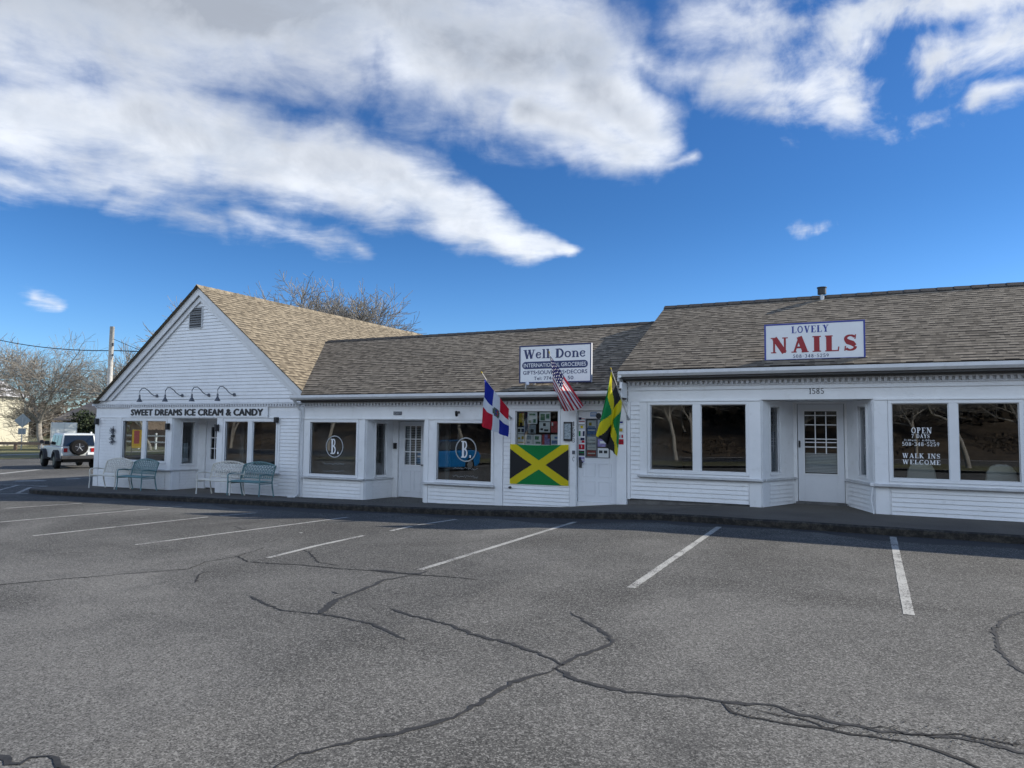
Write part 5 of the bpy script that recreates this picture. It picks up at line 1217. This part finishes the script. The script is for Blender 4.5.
# road sign seen from behind
sx, sy = G(21, 450)
o = thing('road_sign', 'grey back of a diamond road sign above a small plate on a thin post', 'road sign', (sx, sy, zg(sx)), rz=R(60), local=True)
q = MB(); q.box(-.04, .04, -.03, .03, 0, 3.0); q.build('post', 'galv', o)
k_ = .66; q = MB(); q.prism([(-k_, .04, 2.72), (0, .04, 2.72-k_), (k_, .04, 2.72), (0, .04, 2.72+k_)], (0, .01, 0)); q.build('diamond_plate', 'sign_back', o)
q = MB(); q.box(-.3, .3, .04, .05, 1.45, 2.0); q.build('small_plate', 'sign_back', o)
# kerbside mailbox
mx_, my_ = G(41, 458)
o = thing('post_mailbox', 'black curbside mailbox on a wooden post in front of the bare tree', 'mailbox', (mx_, my_, zg(mx_)), rz=R(60), local=True)
q = MB(); q.box(-.05, .05, -.05, .05, 0, 1.0); q.build('post', 'wood_pole', o)
q = MB(); q.prism([(-.12, -.3, 1.0), (.12, -.3, 1.0), (.12, -.3, 1.12), (.07, -.3, 1.2), (-.07, -.3, 1.2), (-.12, -.3, 1.12)], (0, .6, 0)); q.build('box', 'black', o); q = MB(); q.box(.122, .13, -.1, .0, 1.05, 1.25); q.build('flag', 'flag_red', o)
# low wooden rail along the verge
o = thing('timber_rail', 'low brown timber guard rail on the grass at the left edge', 'rail', (-74, 34, zg(-70)), rz=R(28), local=True)
q = MB(); q.box(-8, 11, -.08, 0, .55, .8); q.build('rail', 'fence_brown', o)
for i in range(7): q = MB(); q.box(-8+i*3, -7.8+i*3, .0, .2, 0, .75); q.build('post', 'fence_brown', o)
# utility pole and wires
px_, py_ = -41.3, 28.
o = thing('utility_pole', 'bare wooden utility pole rising behind the gable slope', 'utility pole', (px_, py_, zg(px_)), local=True)
q = MB(); q.tube([(0, 0, 0), (0, 0, 8.2)], [.17, .13], 12); q.build('pole', 'wood_pole', o, smooth=True); q = MB(); q.box(.12, .2, -.03, .03, 7.0, 7.2); q.box(.12, .22, -.03, .03, 6.4, 6.5); q.build('bracket', 'dark_metal', o)
def wire(label, a, b_, sag, r=.016):
    q = MB(); a, b_ = Vector(a), Vector(b_); pts = [a.lerp(b_, i/24)-Vector((0, 0, sag*4*(i/24)*(1-i/24))) for i in range(25)]; q.tube(pts, r, 5)
    tag(q.build('overhead_wire', 'black'), label, 'wire', 'overhead wires')
wire('thin overhead wire running down from the pole to the right behind the gable', (-41.15, 28, 6.9), (-22, 24, 2.6), .2)
wire('thick overhead cable crossing the sky left of the pole', (-75, 33, 11.4), (-41.1, 28.2, 6.2), .9, .03)
wire('overhead cable continuing right of the pole behind the gable', (-41.1, 28.2, 6.2), (-10, 40, 7.2), .6, .03)
wire('lowest overhead wire passing in front of the bare trees', (-78, 41, 5.3), (-38, 28, 3.4), .1, .02)

# ------------------------------------------------------------------ white off-road car
ang = math.atan2(22.3, -35.5)+R(12)
cxw, cyw = W(71, 470, 22.3)[0], 22.3
car = thing('parked_car', 'boxy white off-road car with a spare wheel on its tailgate, left of the gabled shop', 'car', (cxw-.55, cyw+.2, zg(cxw)), rz=ang, local=True); car.scale = (1, 1, .95)   # +x forward
def chamfer(mb, pts, y0, y1): mb.prism([(x, y0, z) for x, z in pts], (0, y1-y0, 0))
q = MB(); chamfer(q, [(-2.0, .55), (-2.05, .75), (-2.03, 1.12), (1.0, 1.12), (2.0, 1.08), (2.12, .9), (2.12, .62), (1.9, .5), (-1.8, .5)], -.76, .76); body = q.build('body', 'car_white', car, bevel=.04)
q = MB(); v = [(-1.98, -.74, 1.121), (.55, -.74, 1.121), (.55, .74, 1.121), (-1.98, .74, 1.121), (-1.86, -.66, 1.80), (.12, -.66, 1.80), (.12, .66, 1.80), (-1.86, .66, 1.80)]; q.hexa(v); q.build('cabin', 'car_white', car, bevel=.05)
q = MB()
q.hexa([(-2.0, -.67, 1.17), (-1.90, -.67, 1.17), (-1.90, .67, 1.17), (-2.0, .67, 1.17), (-1.900, -.60, 1.71), (-1.84, -.60, 1.71), (-1.84, .60, 1.71), (-1.900, .60, 1.71)]); q.build('rear_window', 'car_glass', car)
for sgn in (-1, 1):
    for a, b_ in ((-1.80, -1.12), (-1.02, -.42), (-.34, .22)):
        q = MB(); y0 = .745*sgn; y1 = .672*sgn; t_ = .012*sgn
        q.hexa([(a, y0-.02*sgn, 1.19), (b_+.06, y0-.02*sgn, 1.19), (b_+.06, y0+.006*sgn, 1.19), (a, y0+.006*sgn, 1.19), (a+.02, y1-.02*sgn, 1.70), (b_-.02, y1-.02*sgn, 1.70), (b_-.02, y1+.006*sgn, 1.70), (a+.02, y1+.006*sgn, 1.70)]); q.build('side_window', 'car_glass', car)
    for x in (-1.35, 1.40):
        q = MB(); pts = [(x+.56*math.cos(R(a)), .46+.50*math.sin(R(a))) for a in range(-5, 186, 19)]+[(x+.44*math.cos(R(a)), .44+.42*math.sin(R(a))) for a in range(185, -6, -19)]
        q.prism([(a, .70*sgn, b_) for a, b_ in pts], (0, .23*sgn, 0)); q.build('fender', 'plastic_dark', car)
        q = MB(); yc = .66*sgn
        q.tube([(x, yc, .40), (x, yc+.03*sgn, .40), (x, yc+.20*sgn, .40), (x, yc+.24*sgn, .40)], [.36, .40, .40, .34], 26); wh = q.build('wheel', 'tyre', car); q = MB(); q.cyl((x, yc+.2401*sgn, .40), (0, sgn, 0), .22, .012, 20)
        q.build('rim', 'rim', wh)
    q = MB(); q.box(-2.075, -2.02, (.58*sgn-.08), (.58*sgn+.08), .86, 1.06); q.build('tail_light', 'lens_red', car)
    q = MB(); q.box(.45, .58, .78*sgn-.01+(.0 if sgn > 0 else -.2), .78*sgn+.01+(.2 if sgn > 0 else .0), 1.2, 1.38); q.build('mirror', 'black', car, bevel=.02)
q = MB(); q.box(-2.22, -2.06, -.78, .78, .50, .68); q.build('rear_bumper', 'plastic_dark', car, bevel=.03); q = MB(); q.box(2.13, 2.32, -.80, .80, .50, .68); q.build('front_bumper', 'plastic_dark', car, bevel=.03)
q = MB(); q.box(-1.7, 1.8, -.6, .6, .32, .498); q.build('underbody', 'plastic_dark', car)
q = MB(); q.tube([(-2.03, .05, 1.10), (-2.08, .05, 1.10), (-2.26, .05, 1.10), (-2.30, .05, 1.10)], [.33, .39, .39, .33], 28); sp_ = q.build('spare_wheel', 'tyre', car)
q = MB(); q.cyl((-2.301, .05, 1.10), (-1, 0, 0), .22, .01, 22); q.build('rim', 'rim', sp_)
q = MB()
for k_ in range(5):
    a = 2*math.pi*k_/5+.3; q.tube([(-2.317, .05, 1.10), (-2.317, .05+.2*math.cos(a), 1.10+.2*math.sin(a))], .014, 5)
q.build('spokes', 'galv', sp_)
q = MB(); q.box(-2.09, -2.05, -.66, -.36, .72, .84); q.build('number_plate', 'sign_white', car)
# blue car standing in the lot left of the photographer, mirrored in the lettered window
bc = thing('blue_car', 'bright blue parked car mirrored in the lettered shop window', 'car', (-17.9, 2.2, zg(-17.9)), rz=R(100), local=True)
q = MB(); chamfer(q, [(-2.15, .35), (-2.2, .7), (-2.0, .92), (-1.4, 1.0), (.9, .98), (2.0, .82), (2.2, .6), (2.15, .3), (1.8, .22), (-1.9, .22)], -.88, .88); q.build('body', 'car_blue', bc, bevel=.07)
q = MB(); q.hexa([(-1.7, -.76, 1.0), (1.05, -.76, .985), (1.05, .76, .985), (-1.7, .76, 1.0), (-1.05, -.60, 1.42), (.25, -.60, 1.42), (.25, .60, 1.42), (-1.05, .60, 1.42)]); q.build('cabin', 'car_glass', bc, bevel=.04)
q = MB(); q.box(-1.0, .2, -.58, .58, 1.421, 1.45); q.build('roof', 'car_blue', bc, bevel=.02)
for x in (-1.35, 1.35):
    for sgn in (-1, 1): q = MB(); q.cyl((x, .70*sgn, .32), (0, sgn, 0), .32, .2, 24); wh = q.build('wheel', 'tyre', bc); q = MB(); q.cyl((x, .902*sgn, .32), (0, sgn, 0), .2, .01, 16); q.build('rim', 'galv', wh)
for sgn in (-1, 1): q = MB(); q.box(2.05, 2.19, .6*sgn-.16, .6*sgn+.16, .6, .72); q.build('headlight', 'frame_white', bc, bevel=.02); q = MB(); q.box(-2.21, -2.1, .62*sgn-.16, .62*sgn+.16, .68, .82); q.build('tail_light', 'lens_red', bc)

for o in bpy.data.objects:
    if '_o' in o: del o['_o']
